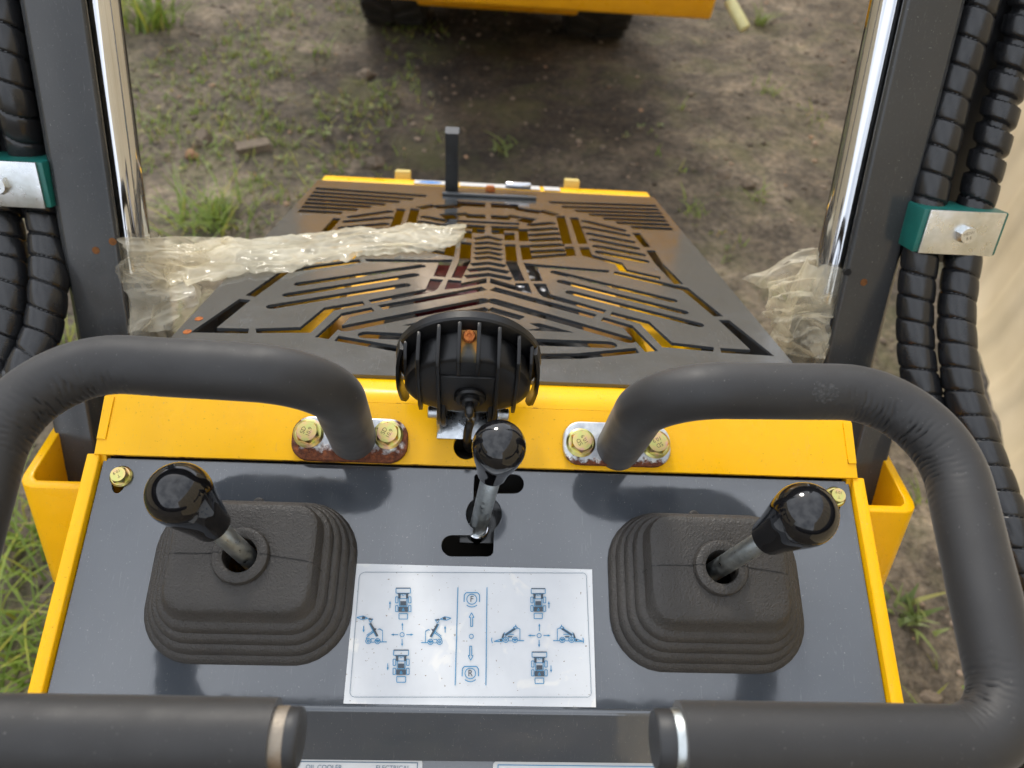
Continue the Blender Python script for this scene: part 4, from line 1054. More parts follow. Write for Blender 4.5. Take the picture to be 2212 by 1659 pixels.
obj('valve_bar', G().box((0.01, -0.042, -0.05), (0.02, 0.008, 0.006), PANEL.mat()), 'pale_block', ld, smooth=False)

# ---- work lamp
Lc = at(1012, 790, 0.526); th = R(-10)
LX, LY, LZ = V((1, 0, 0)), V((0, math.cos(th), -math.sin(th))), V((0, math.sin(th), math.cos(th)))
LM = Matrix((LX, LY, LZ)).transposed().to_4x4(); LM.translation = Lc
AX0 = Matrix.Rotation(R(-90), 4, 'X'); AX = LM @ AX0     # lathe axis along the lamp, heights = forward
def taper(g):
    """the housing is shallow for its width"""
    for p in g.v:
        if p.y < 0: p.y *= 0.62
        if p.z < 0: p.z *= 0.86
    g.v = [LM @ p for p in g.v]; return g
g = taper(G().lathe([(0.0, -0.0335), (0.012, -0.0335), (0.026, -0.0335), (0.0340, -0.0332), (0.0370, -0.0320), (0.0383, -0.0295), (0.0390, -0.010), (0.0405, -0.003), (0.0405, 0.000)], AX0, n=64, cap0=False, cap1=False))
g.v = [LM @ V(((q := LM.inverted() @ p).x * (1.0 + 0.14 * min(1.0, max(0.0, -q.y) / 0.006)), q.y, q.z)) for p in g.v]
lp = obj('work_lamp', g, 'lamp_black', ld, ang=38, label='round black work lamp seen from its finned back')
obj('bezel', G().lathe([(0.0405, 0.000), (0.0445, -0.0005), (0.0505, 0.0020), (0.0515, 0.0035), (0.0515, 0.0085), (0.050, 0.0105), (0.047, 0.0105)], AX, n=80, cap0=False, cap1=False), 'lamp_black', lp, ang=30)
obj('lens', G().lathe([(0.0, 0.0095), (0.047, 0.0095)], AX, n=64, cap0=False, cap1=False), 'lens_glass', lp)
for xo in (-0.0430, -0.0335, -0.0200, -0.0064, 0.0064, 0.0200, 0.0335, 0.0430):
    hb = math.sqrt(max(1e-6, 0.0500 ** 2 - xo * xo))
    if abs(xo) > 0.04: prf = [(0.001, hb), (-0.006, hb * 0.98), (-0.016, hb * 0.75), (-0.021, hb * 0.2), (-0.019, -hb * 0.45), (-0.011, -hb * 0.60), (-0.012, -hb * 0.9), (-0.008, -hb * 1.15), (0.001, -hb * 1.2)]
    elif abs(xo) < 0.01: prf = [(0.001, hb), (-0.006, hb * 0.985), (-0.020, hb * 0.925), (-0.033, hb * 0.86), (-0.0385, hb * 0.74), (-0.0385, hb * 0.46), (-0.030, hb * 0.44), (0.001, hb * 0.4)]
    elif abs(xo) < 0.025: prf = [(0.001, hb), (-0.006, hb * 0.985), (-0.020, hb * 0.93), (-0.034, hb * 0.86), (-0.0405, hb * 0.72), (-0.042, 0.0), (-0.044, -hb * 0.75), (-0.040, -hb * 1.05), (0.001, -hb)]
    else: prf = [(0.001, hb), (-0.006, hb * 0.985), (-0.018, hb * 0.94), (-0.030, hb * 0.85), (-0.0375, hb * 0.55), (-0.0385, 0.0), (-0.0375, -hb * 0.6), (-0.032, -hb * 0.95), (-0.024, -hb * 1.04), (0.001, -hb)]
    g = bevel(G().prism(prf, xo - 0.0013, xo + 0.0013, lambda a, b, d: V((d, a, b))), 0.0005, 2); obj('fin', taper(g), 'lamp_black', lp)
for s_ in SIDES:                                     # hooked skirts hanging at both sides of the rim
    rows = []
    for x_, z_, w_ in ((0.0470, 0.0210, 0.003), (0.0490, 0.0140, 0.006), (0.0502, 0.0060, 0.0095), (0.0506, -0.004, 0.0120), (0.0506, -0.014, 0.0125), (0.0503, -0.022, 0.0110), (0.0498, -0.029, 0.0100), (0.0490, -0.035, 0.0095), (0.0478, -0.0395, 0.0070), (0.0466, -0.0425, 0.0030)):
        rows.append([LM @ V((s_ * (x_ + dx_), y_, z_)) for dx_, y_ in ((0.0006, 0.004), (0.0, -w_), (-0.0022, -w_ - 0.0006), (-0.0030, -w_ + 0.0015), (-0.0018, 0.004))])
    obj('rim_skirt', G().loops(rows, True, True), 'lamp_black', lp, ang=35)
# square socket with the cable gland
g = bevel(G().box((0, -0.0315, -0.006), (0.0192, 0.0045, 0.024)), 0.0012); obj('socket', taper(g), 'lamp_black', lp)
gp_ = LM @ Matrix.Translation((0.002, -0.0222, -0.005)) @ Matrix.Rotation(R(90), 4, 'X')
obj('gland', G().lathe([(0.0112, -0.001), (0.0112, 0.002), (0.0100, 0.0035), (0.0070, 0.0035), (0.0068, 0.006), (0.0056, 0.0075), (0.0038, 0.0080)], gp_, n=36, cap0=False), 'lamp_black', lp, ang=30)
sp = LM @ Matrix.Translation((0, -0.0048, 0.0408)); spR = sp @ Matrix.Rotation(R(20), 4, 'X')
obj('rusty_screw', G().lathe([(0.0, 0.0032), (0.0012, 0.0030), (0.0018, 0.0038), (0.0036, 0.0036), (0.0044, 0.0022), (0.0044, -0.004), (0.0, -0.004)], spR, n=24), 'rust', lp)
g = G(); prs = [(-0.001, 0.0424), (-0.004, 0.0408), (-0.010, 0.0393), (-0.020, 0.0389), (-0.0290, 0.0386), (-0.0320, 0.0373), (-0.0336, 0.0340)]
rows = [[LM @ V((x, y * 0.62, math.sqrt((z + 0.0004) ** 2 - x * x))) for x in (-0.0055, -0.003, 0, 0.003, 0.0055)] for y, z in prs]
g.loops(rows, closed=False)
stn = obj('rust_stain', g, 'rust_stain', lp, recalc=False)
piv = STRIP.hit(1012, 893, 0.019)
pvl = (LM.inverted() @ piv)
for s_ in SIDES:                                     # lugs of the lamp and the zinc fork that holds it
    g = G().prism([(pvl.y - 0.008, pvl.z - 0.008), (pvl.y + 0.008, pvl.z - 0.008), (pvl.y + 0.010, pvl.z + 0.02), (pvl.y - 0.006, pvl.z + 0.028), (pvl.y - 0.010, pvl.z + 0.006)], s_ * 0.0150, s_ * 0.0195, lambda a, b, d: LM @ V((d, a, b)))
    obj('lug', bevel(g, 0.001), 'lamp_black', lp)
fk = G()
pu, pv_ = (piv - STRIP.o).dot(STRIP.u), (piv - STRIP.o).dot(STRIP.v)
T = STRIP.mat(pu, pv_, 0)
fk.box((0, -0.002, 0.0012), (0.0235, 0.014, 0.0011), T)
for s_ in SIDES: fk.prism([(-0.0125, 0.002), (0.0115, 0.002), (0.0095, 0.022), (0.004, 0.0285), (-0.004, 0.0285), (-0.009, 0.022)], s_ * 0.0208, s_ * 0.0232, lambda a, b, d: T @ V((d, a, b)))
fork = obj('lamp_bracket', bevel(fk, 0.0005), 'zinc', ld)
obj('bracket_bolt', G().prism(hexa(0.009), 0.0, 0.006, lambda a, b, d: T @ V((a, b, 0.0023 + d))), 'zinc', fork, smooth=False)
for s_ in SIDES:
    MM = T @ Matrix.Translation((s_ * 0.0232, 0, 0.019)) @ Matrix.Rotation(s_ * R(90), 4, 'Y')
    obj('pivot_screw', G().lathe([(0.0055, 0.0), (0.0055, 0.0006), (0.0044, 0.0007), (0.0046, 0.0062), (0.0041, 0.0068), (0.0022, 0.0068), (0.0022, 0.004), (0.0, 0.004)], MM, n=28), 'zinc_cast', fork, ang=30)
c0 = gp_ @ V((0, 0, 0.004)); c1 = gp_ @ V((0, 0, 0.014))
pth = catmull([c0, c1, STRIP.hit(1019, 900, 0.026), STRIP.hit(1011, 930, 0.014), STRIP.hit(1009, 955, 0.001), STRIP.hit(1014, 968, -0.02), STRIP.hit(1014, 968, -0.06)], 0.0015)
cab = obj('lamp_cable', G().sweep(pth, 0.0033, 20), 'cable_black', ld)
# print on the cable, letters one below the other
tx = G()
ln = 0.0; want = [0.013 + 0.0036 * i for i in range(9)]; wi = 0
for i in range(1, len(pth)):
    ln += (pth[i] - pth[i - 1]).length
    if wi < 9 and ln >= want[wi]:
        t_ = (pth[i] - pth[i - 1]).normalized(); toc = (CAM - pth[i]).normalized(); toc = (toc - t_ * toc.dot(t_)).normalized(); sd_ = toc.cross(t_)
        nn_ = (toc - sd_ * -0.75).normalized(); x_ax = t_; y_ax = nn_.cross(x_ax)
        MM = Matrix((x_ax, y_ax, nn_)).transposed().to_4x4(); MM.translation = pth[i] + nn_ * 0.00345
        q_ = text_geo('INSULATED'[wi], 0.0028, MM); tx.add(q_.v, q_.f); wi += 1
obj('cable_lettering', tx, 'cable_print', cab, smooth=False)

# ---- instruction sticker
SC4 = [(770, 1222), (1278, 1227), (1290, 1522), (745, 1522)]
su, sv0, sv1 = 0.0850, PANEL.uv(1020, 1524)[1], PANEL.uv(1020, 1224)[1]
n_, m2_ = 40, 24; rows = []
for j in range(m2_ + 1):
    row = []
    for i in range(n_ + 1):
        u = -0.0058 - su + 2 * su * i / n_; v = sv0 + (sv1 - sv0) * j / m2_
        lift = 0.0007 + 0.0005 * noise.noise(V((u * 30, v * 30, 2))) 
        if j == m2_: lift += 0.0006 * max(0, noise.noise(V((u * 45, 0, 8))))
        if v < VB + 0.001: lift = 0.0006
        row.append(PANEL.pt(u, max(v, VB - 0.001), lift))
    rows.append(row)
g = G().loops(rows, closed=False)
sticker = obj('instruction_sticker', g, 'sticker', ld, recalc=False, ang=180)
def zs(x, y): return PANEL.uv(*px4(1350 + x / 2.0109, 2230 + y / 2.0109))
PH = [0.00165]
def pr_obj(name, shapes, mat, h=0.0):
    """shapes: list of 2D polygons in panel uv"""
    g = G()
    for pl in shapes:
        g.add([PANEL.pt(u, v, PH[0] + h) for u, v in pl], [tuple(range(len(pl)))])
    return obj(name, g, mat, sticker, smooth=False, recalc=False)
def ln2(pts, w): 
    """thick line as separate quads"""
    P = [zs(*p) for p in pts]; out = []
    for a, b in zip(P, P[1:]):
        out.append(offset_line([a, b], w * 1.2))
    return out
def ring(cx, cy, r, w, n=28, a0=0, a1=360):
    P = [zs(cx + r * math.cos(R(a0 + (a1 - a0) * q / n)), cy + r * math.sin(R(a0 + (a1 - a0) * q / n))) for q in range(n + 1)]
    L, Rr = [], []
    o = offset_line(P, w); hN = n + 1; A, B = o[:hN], o[hN:][::-1]
    return [[A[q], A[q + 1], B[q + 1], B[q]] for q in range(n)]
W1 = 0.00052
bl = []
for p0_, p1_ in (((220, 120), (1965, 128)), ((2000, 165), (2038, 1085)), ((2005, 1123), (140, 1123)), ((103, 1080), (176, 165))): bl += ln2([p0_, p1_], 0.00028)
for cx, cy, a0 in ((218, 165, 180), (1962, 166, 270), (1998, 1084, 0), (143, 1082, 90)): bl += ring(cx, cy, 41, 0.00028, 8, a0, a0 + 90)
pr_obj('border_line', bl, 'print_line')
pr_obj('divider_line', ln2([(969, 242), (946, 1028)], 0.0005) + ln2([(1202, 242), (1193, 1028)], 0.0005), 'print_blue')
def emblem(cx, cy, s_, ch):
    sh = ring(cx, cy, 40 * s_, 0.00058) + ring(cx, cy, 62 * s_, 0.00058, 12, 48, 132)
    sh += ln2([(cx - 62 * s_, cy + 22 * s_), (cx - 60 * s_, cy - 36 * s_), (cx - 44 * s_, cy - 53 * s_), (cx + 46 * s_, cy - 53 * s_), (cx + 62 * s_, cy - 34 * s_), (cx + 62 * s_, cy + 22 * s_)], 0.00055)
    pr_obj('direction_emblem', sh, 'print_blue')
    u, v = zs(cx, cy); obj('letter', text_geo(ch, 0.0058, PANEL.mat(u, v, PH[0] + 0.00004)), 'print_dark', sticker, smooth=False)
emblem(1080, 338, 1.0, 'F'); emblem(1068, 933, 1.06, 'R')
def big_arrow(x, y0, y1):
    t = 1 if y1 < y0 else -1                         # y0 tail, y1 tip
    pr_obj('outline_arrow', ln2([(x - 8, y0), (x + 8, y0), (x + 8, y1 + 38 * t), (x + 20, y1 + 38 * t), (x, y1), (x - 20, y1 + 38 * t), (x - 8, y1 + 38 * t), (x - 8, y0)], 0.00048), 'print_blue')
big_arrow(1078, 556, 446); big_arrow(1071, 715, 828)
pr_obj('neutral_ring', ring(1076, 636, 17, 0.0005, 20), 'print_blue')
def small_arrow(x0, y0, x1, y1, head=True):
    d = V((x1 - x0, y1 - y0)).normalized(); n2 = V((-d.y, d.x)); L = V((x1 - x0, y1 - y0)).length
    sh = ln2([(x0, y0), (x0 + d.x * (L - 18), y0 + d.y * (L - 18))] if head else [(x0, y0), (x1, y1)], 0.00045)
    if head:
        b = V((x1, y1)) - d * 24; sh.append([zs(*(b + n2 * 9)), zs(x1, y1), zs(*(b - n2 * 9))][::-1])
    pr_obj('direction_arrow', sh, 'print_blue')
for cx, cy in ((521, 622), (1620, 629)):
    pr_obj('centre_ring', ring(cx, cy, 17, 0.00048, 20), 'print_blue')
    small_arrow(cx + 2, cy - 36, cx + 2, cy - 98); small_arrow(cx, cy + 36, cx, cy + 96); small_arrow(cx - 30, cy, cx - 90, cy); small_arrow(cx + 34, cy, cx + 92, cy)
small_arrow(423, 408, 424, 350); small_arrow(406, 852, 405, 910); small_arrow(1699, 410, 1698, 352); small_arrow(1715, 868, 1716, 928)
small_arrow(213, 552, 211, 606); small_arrow(866, 606, 866, 548)
pr_obj('tilt_mark', ln2([(1242, 646), (1238, 668), (1246, 690)], 0.0005), 'print_blue'); pr_obj('tilt_mark', ln2([(1970, 646), (1978, 668), (1974, 690)], 0.0005), 'print_blue')
def top_view(cx, cy, s_=1.0):
    q = lambda x, y: (cx + x * s_, cy + y * s_)
    rect = lambda x0, y0, x1, y1: ln2([q(x0, y0), q(x1, y0), q(x1, y1), q(x0, y1), q(x0, y0)], 0.00045)
    fill = lambda pts: [[zs(*q(*p)) for p in pts][::-1]]
    sh = rect(-58, -122, 58, -84)
    for x0 in (-62, 42):
        for y0 in (-54, 16): sh += rect(x0, y0, x0 + 20, y0 + 48)
    sh += rect(-34, 80, 34, 124) + rect(-30, -40, 30, 20) + ln2([q(-26, -62), q(-10, -84), q(-4, -62)], 0.0004) + ln2([q(26, -62), q(10, -84), q(4, -62)], 0.0004)
    o = pr_obj('loader_plan_icon', sh, 'print_blue')
    dk = fill([(-24, -20), (24, -20), (24, 14), (-24, 14)]) + fill([(-38, 26), (38, 26), (38, 66), (-38, 66)]) + fill([(-46, -84), (46, -84), (46, -76), (-46, -76)]) + fill([(-40, -76), (-22, -76), (-22, -40), (-40, -40)]) + fill([(22, -76), (40, -76), (40, -40), (22, -40)]) + fill([(-58, -128), (58, -128), (58, -121), (-58, -121)])
    pr_obj('loader_plan_icon', dk, 'print_dark', 0.00003)
    pr_obj('loader_plan_icon', ln2([q(0, 36), q(-9, 58), q(9, 58), q(0, 36)], 0.0004), 'print_blue', 0.00006)
top_view(530, 373); top_view(513, 875, 1.04); top_view(1613, 373, 0.97); top_view(1622, 888, 1.02)
def side_view(cx, cy, f, raised):
    q = lambda x, y: (cx + f * x, cy + y)
    fl = lambda pts: [[zs(*q(*p)) for p in pts]] if f > 0 else [[zs(*q(*p)) for p in pts][::-1]]
    sh = []
    for x in (-38, 36): sh += ring(*q(x, 0), 21, 0.0005, 20) + ring(*q(x, 0), 8, 0.0006, 12)
    sh += ln2([q(-112, 6), q(-58, 6)], 0.0005) + ln2([q(-78, 6), q(-78, -88), q(-52, -96)], 0.0004) + ln2([q(-58, -4), q(-16, -4)], 0.0006) + ln2([q(-14, 8), q(14, 8)], 0.0004) + ln2([q(-14, -20), q(14, -20), q(14, 8)], 0.0004)
    dk = []
    if raised:
        sh += ln2([q(-40, -40), q(18, -146)], 0.0005) + ln2([q(-28, -36), q(30, -142)], 0.0005) + ln2([q(-20, -84), q(40, -40), q(54, -20)], 0.0005) + ln2([q(-12, -92), q(50, -46)], 0.0004) + ln2([q(-74, -84), q(-56, -100), q(-40, -92)], 0.0004)
        sh += ln2([q(20, -150), q(-2, -178), q(36, -180), q(20, -150)], 0.0004) + ln2([q(40, -182), q(76, -202), q(128, -190), q(92, -174), q(40, -182)], 0.0005)
        dk += [*ln2([q(-38, -40), q(20, -144)], 0.0011)] + fl([(60, -196), (84, -200), (88, -176), (62, -180)]) + fl([(-2, -178), (30, -186), (36, -176), (14, -168)]) + fl([(-30, -100), (-14, -104), (-4, -88), (-22, -84)])
    else:
        sh += ln2([q(-46, -88), q(34, -34)], 0.0005) + ln2([q(-34, -96), q(46, -42)], 0.0005) + ln2([q(-46, -110), q(-58, -96), q(-32, -84), q(-24, -98), q(-46, -110)], 0.0005) + ln2([q(-44, -110), q(-44, -122)], 0.0005)
        sh += ln2([q(46, -60), q(64, -10), q(128, 12), q(64, 14), q(46, -60)], 0.0005) + ln2([q(-30, -44), q(30, -44), q(40, -20)], 0.0004)
        dk += [*ln2([q(-40, -90), q(40, -38)], 0.0009)] + fl([(48, -56), (58, -50), (70, -16), (54, -14)]) + fl([(66, -10), (84, -2), (80, 10), (66, 8)]) + fl([(-20, -30), (20, -30), (16, -22), (-16, -22)])
    pr_obj('loader_side_icon', sh, 'print_blue'); pr_obj('loader_side_icon', dk, 'print_dark', 0.00003)
side_view(286, 674, -1, True); side_view(786, 680, 1, True); side_view(1388, 664, -1, False); side_view(1844, 664, 1, False)

# ---- posts, brackets, chrome rods
pd = V((0, 0.426, 0.905)).normalized(); pn = V((0, -pd.z, pd.y))     # along the post, and its rear face normal
PB = V((0, 0.537, 1.0))                                           # a point on the rear face
def post_pt(x, t, h=0): return V((X(x), 0, 0)) + PB + pd * t + pn * h
PO = []
for s_ in SIDES:
    pl = [(s_ * 0.350, 0.0), (s_ * 0.352, 0.0015), (s_ * 0.398, 0.0015), (s_ * 0.4045, -0.004), (s_ * 0.4065, -0.012), (s_ * 0.4065, -0.075), (s_ * 0.400, -0.075), (s_ * 0.400, -0.010), (s_ * 0.395, -0.0065), (s_ * 0.350, -0.0065)]
    g = G().prism(pl, -0.26, 0.95, lambda a, b, d: post_pt(a, d, b)); po = obj('lift_post', bevel(g, 0.0012), 'post_paint', ld, ang=50); PO.append(po)
    hs = ((207, 541), (243, 522)) if s_ < 0 else ((1832, 588), (1866, 610))
    for i, (px, py) in enumerate(hs):
        r_ = ray(px, py); p0_ = V((X(0), 0, 0)) + PB + pn * 0.0017; hit = CAM + r_ * ((p0_ - CAM).dot(pn) / r_.dot(pn))
        MM = Matrix((V((1, 0, 0)), pd, pn)).transposed().to_4x4(); MM.translation = hit
        obj('bolt_hole', G().lathe([(0.0035, -0.004), (0.0035, 0.0001), (0.0, 0.0001)], MM, n=20), 'rust_hole' if (s_ < 0 or i == 1) else 'hole_dark', po)
    fp = V((X(0), 0.447, 0.953))
    g = G().prism([(s_ * 0.370, 0.0), (s_ * 0.4055, 0.0), (s_ * 0.4055, -0.055), (s_ * 0.370, -0.055)], -0.22, 0.07, lambda a, b, d: fp + V((a, 0, 0)) + pd * d + pn * b)
    obj('post_foot', bevel(g, 0.003), 'post_paint', ld, ang=50)
    g = G().prism([(s_ * 0.4066, -0.030), (s_ * 0.476, -0.030), (s_ * 0.476, -0.036), (s_ * 0.4066, -0.036)], 0.10, 0.95, lambda a, b, d: post_pt(a, d, b))
    obj('hose_gap_plate', bevel(g, 0.001), 'engine_black', ld, ang=50)  # added black plate, no known part; darkens the gap between the hoses
    # chrome rod and black barrel just ahead of the post
    rx, rh, rr_ = s_ * 0.3555, -0.036, 0.0190
    o = obj('lift_cylinder', G().sweep([post_pt(rx, t, rh) for t in (-0.24, -0.16, 0.0, 0.045, 0.05, 0.052)], lambda i, s, a, d: 0.030 if i < 4 else (0.028 if i == 4 else 0.024), 40), 'engine_black', ld)
    obj('chrome_rod', G().sweep([post_pt(rx, t, rh) for t in (0.04, 0.3, 0.6, 0.95)], rr_, 64), 'chrome', o)
    # folded yellow pocket round the foot of the post
    q = 0.409; y0, z0 = 0.380, 0.957
    topc = [(0.3795, 0.957), (0.452, 0.950)]
    ax_ = V((0, 0.346 - 0.380, 0.855 - 0.957)).normalized()
    def pk(x, y, drop): return V((X(s_ * x), y, 0.9575 - (y - 0.38) * 0.1)) + ax_ * drop
    pl = [(0.2946, 0.380), (0.396, 0.380), (0.4035, 0.3825), (0.4075, 0.3875), (0.409, 0.394), (0.409, 0.56), (0.4005, 0.56), (0.4005, 0.398), (0.3985, 0.392), (0.394, 0.3885), (0.2946, 0.3885)]
    n = len(pl)
    g = G(); lo = [0.115 if x > 0.38 else 0.135 for x, y in pl]
    vs = [pk(x, y, 0) for x, y in pl] + [pk(x, y, d_) for (x, y), d_ in zip(pl, lo)]
    g.add(vs, [tuple(range(n)), tuple(range(n, 2 * n))[::-1]] + [(i, (i + 1) % n, n + (i + 1) % n, n + i) for i in range(n)])
    obj('post_pocket', bevel(g, 0.0012), 'yellow_paint', ld, ang=50)

# ---- spiral wrapped hoses and their clamps
def hose(pts, seed, r0=0.0163, pitch=0.0235, loose=None):
    path = catmull(pts, 0.0010)
    total = sum((path[i] - path[i - 1]).length for i in range(1, len(path)))
    def rad(i, s, a, d):
        sw = s + 0.0016 * noise.noise(V((s * 18, seed, 0)))
        f_ = ((sw + pitch * a / (2 * math.pi)) / pitch) % 1.0
        lo = 0.0
        if loose: lo = max(0.0, min(1.0, (loose - s) / 0.05))
        dist = min(f_, 1 - f_) * pitch
        r_ = r0 * (0.965 + 0.075 * math.sin(math.pi * f_) ** 0.5 + 0.014 * noise.noise(V((s * 50, a, seed)))) - 0.0016 * math.exp(-(dist / 0.0010) ** 2)
        if lo > 0:                                   # wrap pulled apart: the hose shows in the gap
            w_ = 0.31 * lo; e_ = 0.05
            k_ = max(0.0, min(1.0, f_ / e_, (w_ - f_) / e_)); r_ += (r0 * 0.74 - r_) * k_
        return r_
    return G().sweep(path, rad, 48)
def clamp(s_, px, py, depth):
    c = at(px, py, depth); wd = V((1, 0, 0)); up = (pd + V((0, -0.10, 0.0))).normalized(); nr = wd.cross(up) ; nr = nr if nr.y < 0 else -nr
    MM = Matrix((wd, up, nr)).transposed().to_4x4(); MM.translation = c
    o = obj('hose_clamp', bevel(G().box((0, 0, -0.0205), (0.0405, 0.0205, 0.0205), MM), 0.002), 'green_plastic', ld, label='teal double hose clamp on the ' + ('left' if s_ < 0 else 'right') + ' post')
    obj('clamp_plate', bevel(G().box((0, 0, 0.0014), (0.0360, 0.0205, 0.0013), MM), 0.0008), 'clamp_zinc', o)
    obj('clamp_pad', G().box((-0.0 + s_ * 0.0, 0, -0.045), (0.02, 0.016, 0.0148), MM), 'post_paint', o, smooth=False)
    b3 = bolt_mesh('clamp_bolt', 'clamp_zinc', 'engraving_grey', [('HDW', 0.0022, 0.0040), ('8.8', -0.0024, 0.0040)], 0.0150, 0.0, 0.0075, flange=False)
    Mb = MM @ Matrix.Translation((0.002, 0.0, 0.0027)) @ Matrix.Rotation(R(18), 4, 'Z')
    b3.matrix_basis = Mb; WM[b3.name] = Mb
    return c, up, nr
cR = clamp(1, 2075, 503, 0.690); cL = clamp(-1, 1, 396, 0.665)
def hs(name, lst, seed, lab, **kw):
    obj('hydraulic_hose', hose([at(*q) for q in lst], seed, **kw), 'hose_wrap', ld, ang=30, label=lab)
    obj('hose_core', G().sweep(catmull([at(*q) for q in lst], 0.01), 0.0112, 20), 'hose_braid', ld)
hs('a', [(2240, -420, .615), (2186, -250, .636), (2140, -90, .655), (2112, 20, .662), (2060, 200, .683), (2012, 400, .703), (1996, 500, .712), (1982, 600, .722), (1976, 700, .725), (1984, 800, .722), (2010, 900, .715), (2070, 1040, .70), (2150, 1180, .69), (2210, 1320, .67), (2235, 1450, .70), (2220, 1650, .78)], 1, 'inner black spiral-wrapped hose on the right post')
hs('b', [(2352, -420, .615), (2296, -250, .636), (2245, -90, .655), (2212, 40, .665), (2165, 220, .685), (2113, 420, .705), (2092, 500, .712), (2074, 600, .715), (2066, 700, .712), (2080, 840, .70), (2115, 950, .685), (2155, 1060, .67), (2195, 1170, .655), (2255, 1330, .66), (2290, 1500, .72), (2290, 1680, .80)], 2, 'outer black hose on the right post, its spiral wrap pulled open at the top', loose=0.33)
hs('c', [(-105, -420, .590), (-62, -250, .611), (-22, -90, .63), (0, 0, .635), (30, 200, .655), (65, 340, .690), (90, 430, .702), (104, 520, .706), (105, 620, .70), (93, 710, .70), (60, 790, .69), (10, 880, .70), (-40, 990, .74), (-80, 1150, .80), (-60, 1350, .88)], 3, 'inner black spiral-wrapped hose on the left post')
hs('d', [(-200, -420, .590), (-160, -250, .611), (-120, -90, .63), (-100, 0, .635), (-70, 200, .655), (-35, 340, .690), (-5, 430, .702), (14, 520, .706), (22, 620, .70), (12, 720, .70), (-25, 830, .70), (-80, 940, .74), (-130, 1100, .80), (-110, 1300, .88)], 4, 'outer black spiral-wrapped hose at the left picture edge')

# ---- wheels of our loader
w0 = make_wheel(ld, Matrix.Translation((X(0.42), 0.62, 0.27)) @ WR, 0.27, 0.10)
for x, y in ((-0.42, 0.62), (0.42, 1.10), (-0.42, 1.10)): place(w0, ld, Matrix.Translation((X(x), y, 0.27)) @ WR)
g = G().box((X(0), 0.86, 0.36), (0.30, 0.42, 0.05)); obj('belly_plate', bevel(g, 0.01), 'engine_black', ld)

# ================================================================== CRUMPLED FILM
def z4(x, y): return HOOD.uv(*px4(1000 + x / 1.8433, 650 + y / 1.8433))
top_e = [(-620, 600), (-470, 640), (-330, 610), (-180, 575), (0, 590), (300, 556), (560, 540), (780, 500), (980, 515), (1180, 472), (1400, 492), (1600, 492)]
bot_e = [(-620, 900), (-470, 930), (-330, 900), (-180, 880), (0, 835), (270, 832), (400, 790), (700, 742), (850, 702), (1150, 682), (1440, 656), (1585, 560)]
te = catmull([V((*z4(*p), 0)) for p in top_e], 0.004); be = catmull([V((*z4(*p), 0)) for p in bot_e], 0.004)
NS, NT = 260, 90
def pick(c, t): 
    f_ = t * (len(c) - 1); i = min(int(f_), len(c) - 2); return c[i].lerp(c[i + 1], f_ - i)
def ridged(p): return 1 - abs(noise.noise(p)) * 2
def tri(x): return math.asin(0.985 * math.sin(x)) / (math.pi / 2)          # sharp pleats
rows = []
for i in range(NS + 1):
    s_ = i / NS; a, b = pick(be, s_), pick(te, s_); row = []
    for j in range(NT + 1):
        t = j / NT; p = a.lerp(b, t); q = V((s_ * 5.0, t * 2.0, 0)); env = math.sin(math.pi * t) ** 0.5
        wp = 2.2 * noise.noise(V((s_ * 4.0, t * 1.5, 2))) + 1.1 * noise.noise(V((s_ * 11, t * 3, 6)))
        h = 0.003 + 0.008 * env * (1.0 - 0.3 * s_) * (0.8 + 0.6 * noise.noise(V((s_ * 4, 3, 1))))
        h += 0.0052 * env * tri(t * 15 + wp) * (0.55 + 0.6 * noise.noise(V((s_ * 6, t * 4, 4)))) + 0.0022 * tri(t * 46 + s_ * 30 + 3 * wp) * max(0, noise.noise(q * 1.7) + 0.3) + 0.001 * noise.noise(q * 9)
        jag = 0.012 * noise.noise(V((s_ * 34, t * 3, 9))) * (abs(t - 0.5) * 2) ** 5
        row.append(HOOD.pt(p.x + 0.004 * noise.noise(q * 2.1), p.y + jag + 0.004 * noise.noise(q * 2 + V((5, 5, 0))), max(0.0012, h)))
    rows.append(row)
tag(obj('plastic_film', G().loops(rows, closed=False), 'film_milky', recalc=False, ang=180), 'long strand of crumpled clear film lying across the hood grille', 'film', 'clear plastic film')
def bunch(rx, t0, t1, r_a, r_b, seed, label, lean):
    rows = []; N1, N2 = 120, 150
    for i in range(N1 + 1):
        s_ = i / N1; t = t0 + (t1 - t0) * s_; c = post_pt(rx, t, -0.036) + lean * s_; row = []
        base = r_a + (r_b - r_a) * (s_ ** 0.9)
        for j in range(N2):
            a = 2 * math.pi * j / N2; d = V((1, 0, 0)) * math.cos(a) + pn * math.sin(a)
            q = V((math.cos(a) * 1.2, math.sin(a) * 1.2, s_ * 2.5 + seed))
            r_ = base * (1 + (0.05 + 0.22 * s_) * tri(9 * a + 4 * noise.noise(q * 1.3)) * (0.6 + 0.6 * noise.noise(q * 2)) + 0.10 * tri(s_ * 16 + 5 * noise.noise(q)) * min(1, s_ * 3))
            row.append(c + d * max(0.0235, r_) + pd * 0.008 * noise.noise(q * 1.7))
        rows.append(row)
    return tag(obj('plastic_film', G().loops(rows), 'film', recalc=False, ang=180), label, 'film', 'clear plastic film')
bunch(-0.353, 0.085, -0.09, 0.0245, 0.050, 2.0, 'clear film sleeve round the foot of the left chrome rod', V((0.012, 0.01, 0)))
bunch(0.353, 0.095, -0.10, 0.0245, 0.050, 9.0, 'clear film sleeve round the foot of the right chrome rod', V((-0.012, 0.01, 0)))
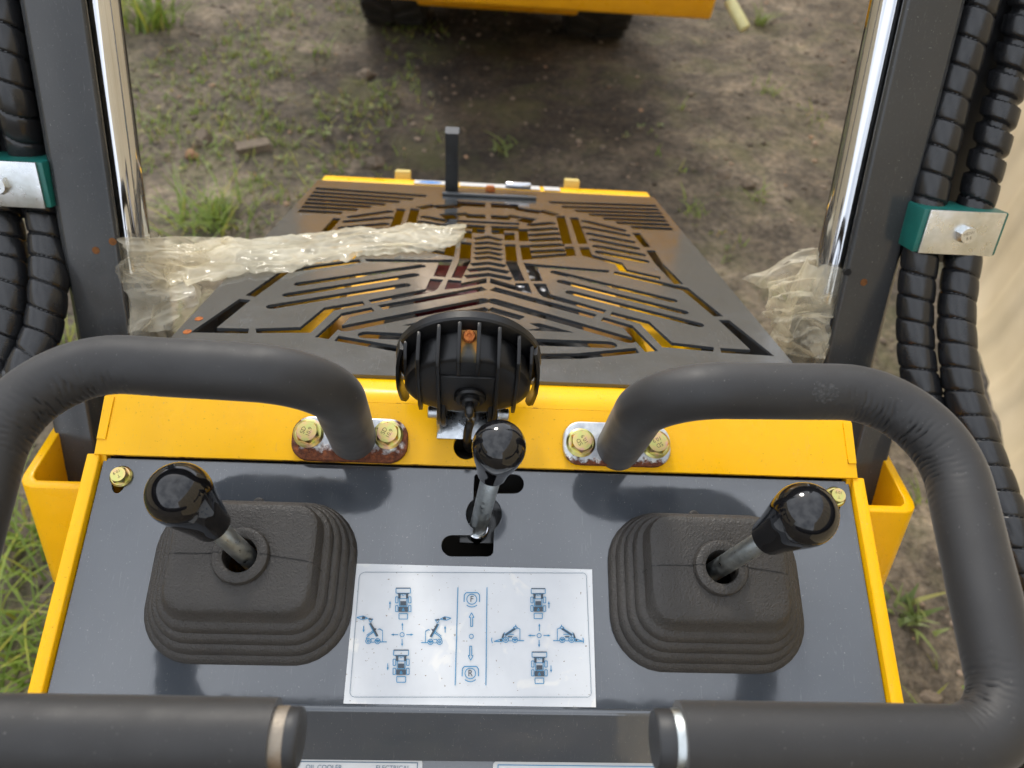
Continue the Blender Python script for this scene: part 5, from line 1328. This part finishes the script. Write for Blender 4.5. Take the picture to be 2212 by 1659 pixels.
def flap(pts, seed, amp, n1, n2, label, curl=0.0):
    """a loose sheet through a 4-corner patch; n1, n2 pleats along its two directions"""
    rows = []; N1, N2 = 110, 90; A, B, C_, D = [at(*p) for p in pts]
    nrm = (B - A).cross(D - A).normalized()
    if nrm.dot(CAM - A) < 0: nrm = -nrm
    for i in range(N1 + 1):
        s_ = i / N1; row = []
        for j in range(N2 + 1):
            t = j / N2; p = (A.lerp(B, s_)).lerp(D.lerp(C_, s_), t); q = V((s_ * 1.6 + seed, t * 1.6, seed))
            wp = 4.0 * noise.noise(q) + 1.5 * noise.noise(q * 2.6)
            w = amp * (0.65 * tri(n1 * s_ * 6.283 + wp) * (0.6 + 0.7 * noise.noise(q * 2)) + 0.5 * tri(n2 * t * 6.283 + 1.3 * wp + 2) * (0.6 + 0.7 * noise.noise(q * 2 + V((7, 0, 0)))))
            w += amp * 0.16 * tri(31 * (s_ + 0.7 * t) + 4 * wp) * max(0, noise.noise(q * 3) + 0.2) + curl * math.sin(math.pi * s_) * math.sin(math.pi * t)
            e_ = 0.05 * noise.noise(q * 1.9 + V((3, 3, 3))) + 0.02 * noise.noise(q * 6)
            row.append(p + nrm * w + (B - A) * e_ + (D - A) * e_ * 0.8)
        rows.append(row)
    return tag(obj('plastic_film', G().loops(rows, closed=False), 'film', recalc=False, ang=180), label, 'film', 'clear plastic film')
flap([(1600, 604, .83), (1745, 532, .80), (1826, 545, .76), (1700, 640, .80)], 4.0, 0.012, 1.0, 1.2, 'pointed film flap sticking out left of the right post', 0.02)
flap([(1668, 610, .80), (1828, 555, .755), (1792, 690, .75), (1650, 690, .79)], 6.0, 0.016, 0.6, 4.0, 'film gathered in flat folds beside the right post', 0.02)
flap([(1655, 670, .79), (1800, 650, .75), (1784, 775, .74), (1690, 765, .78)], 16.0, 0.015, 1.0, 3.0, 'lowest film folds on the right, just above the handle', 0.015)
flap([(258, 512, .69), (520, 512, .88), (500, 606, .83), (270, 612, .70)], 8.0, 0.014, 1.6, 2.2, 'film sheet stretched from the left post to the hood corner', 0.02)
flap([(268, 580, .69), (480, 595, .80), (410, 716, .72), (284, 716, .69)], 11.0, 0.014, 2.0, 1.6, 'torn film sheet over the black cylinder at the left post', 0.02)
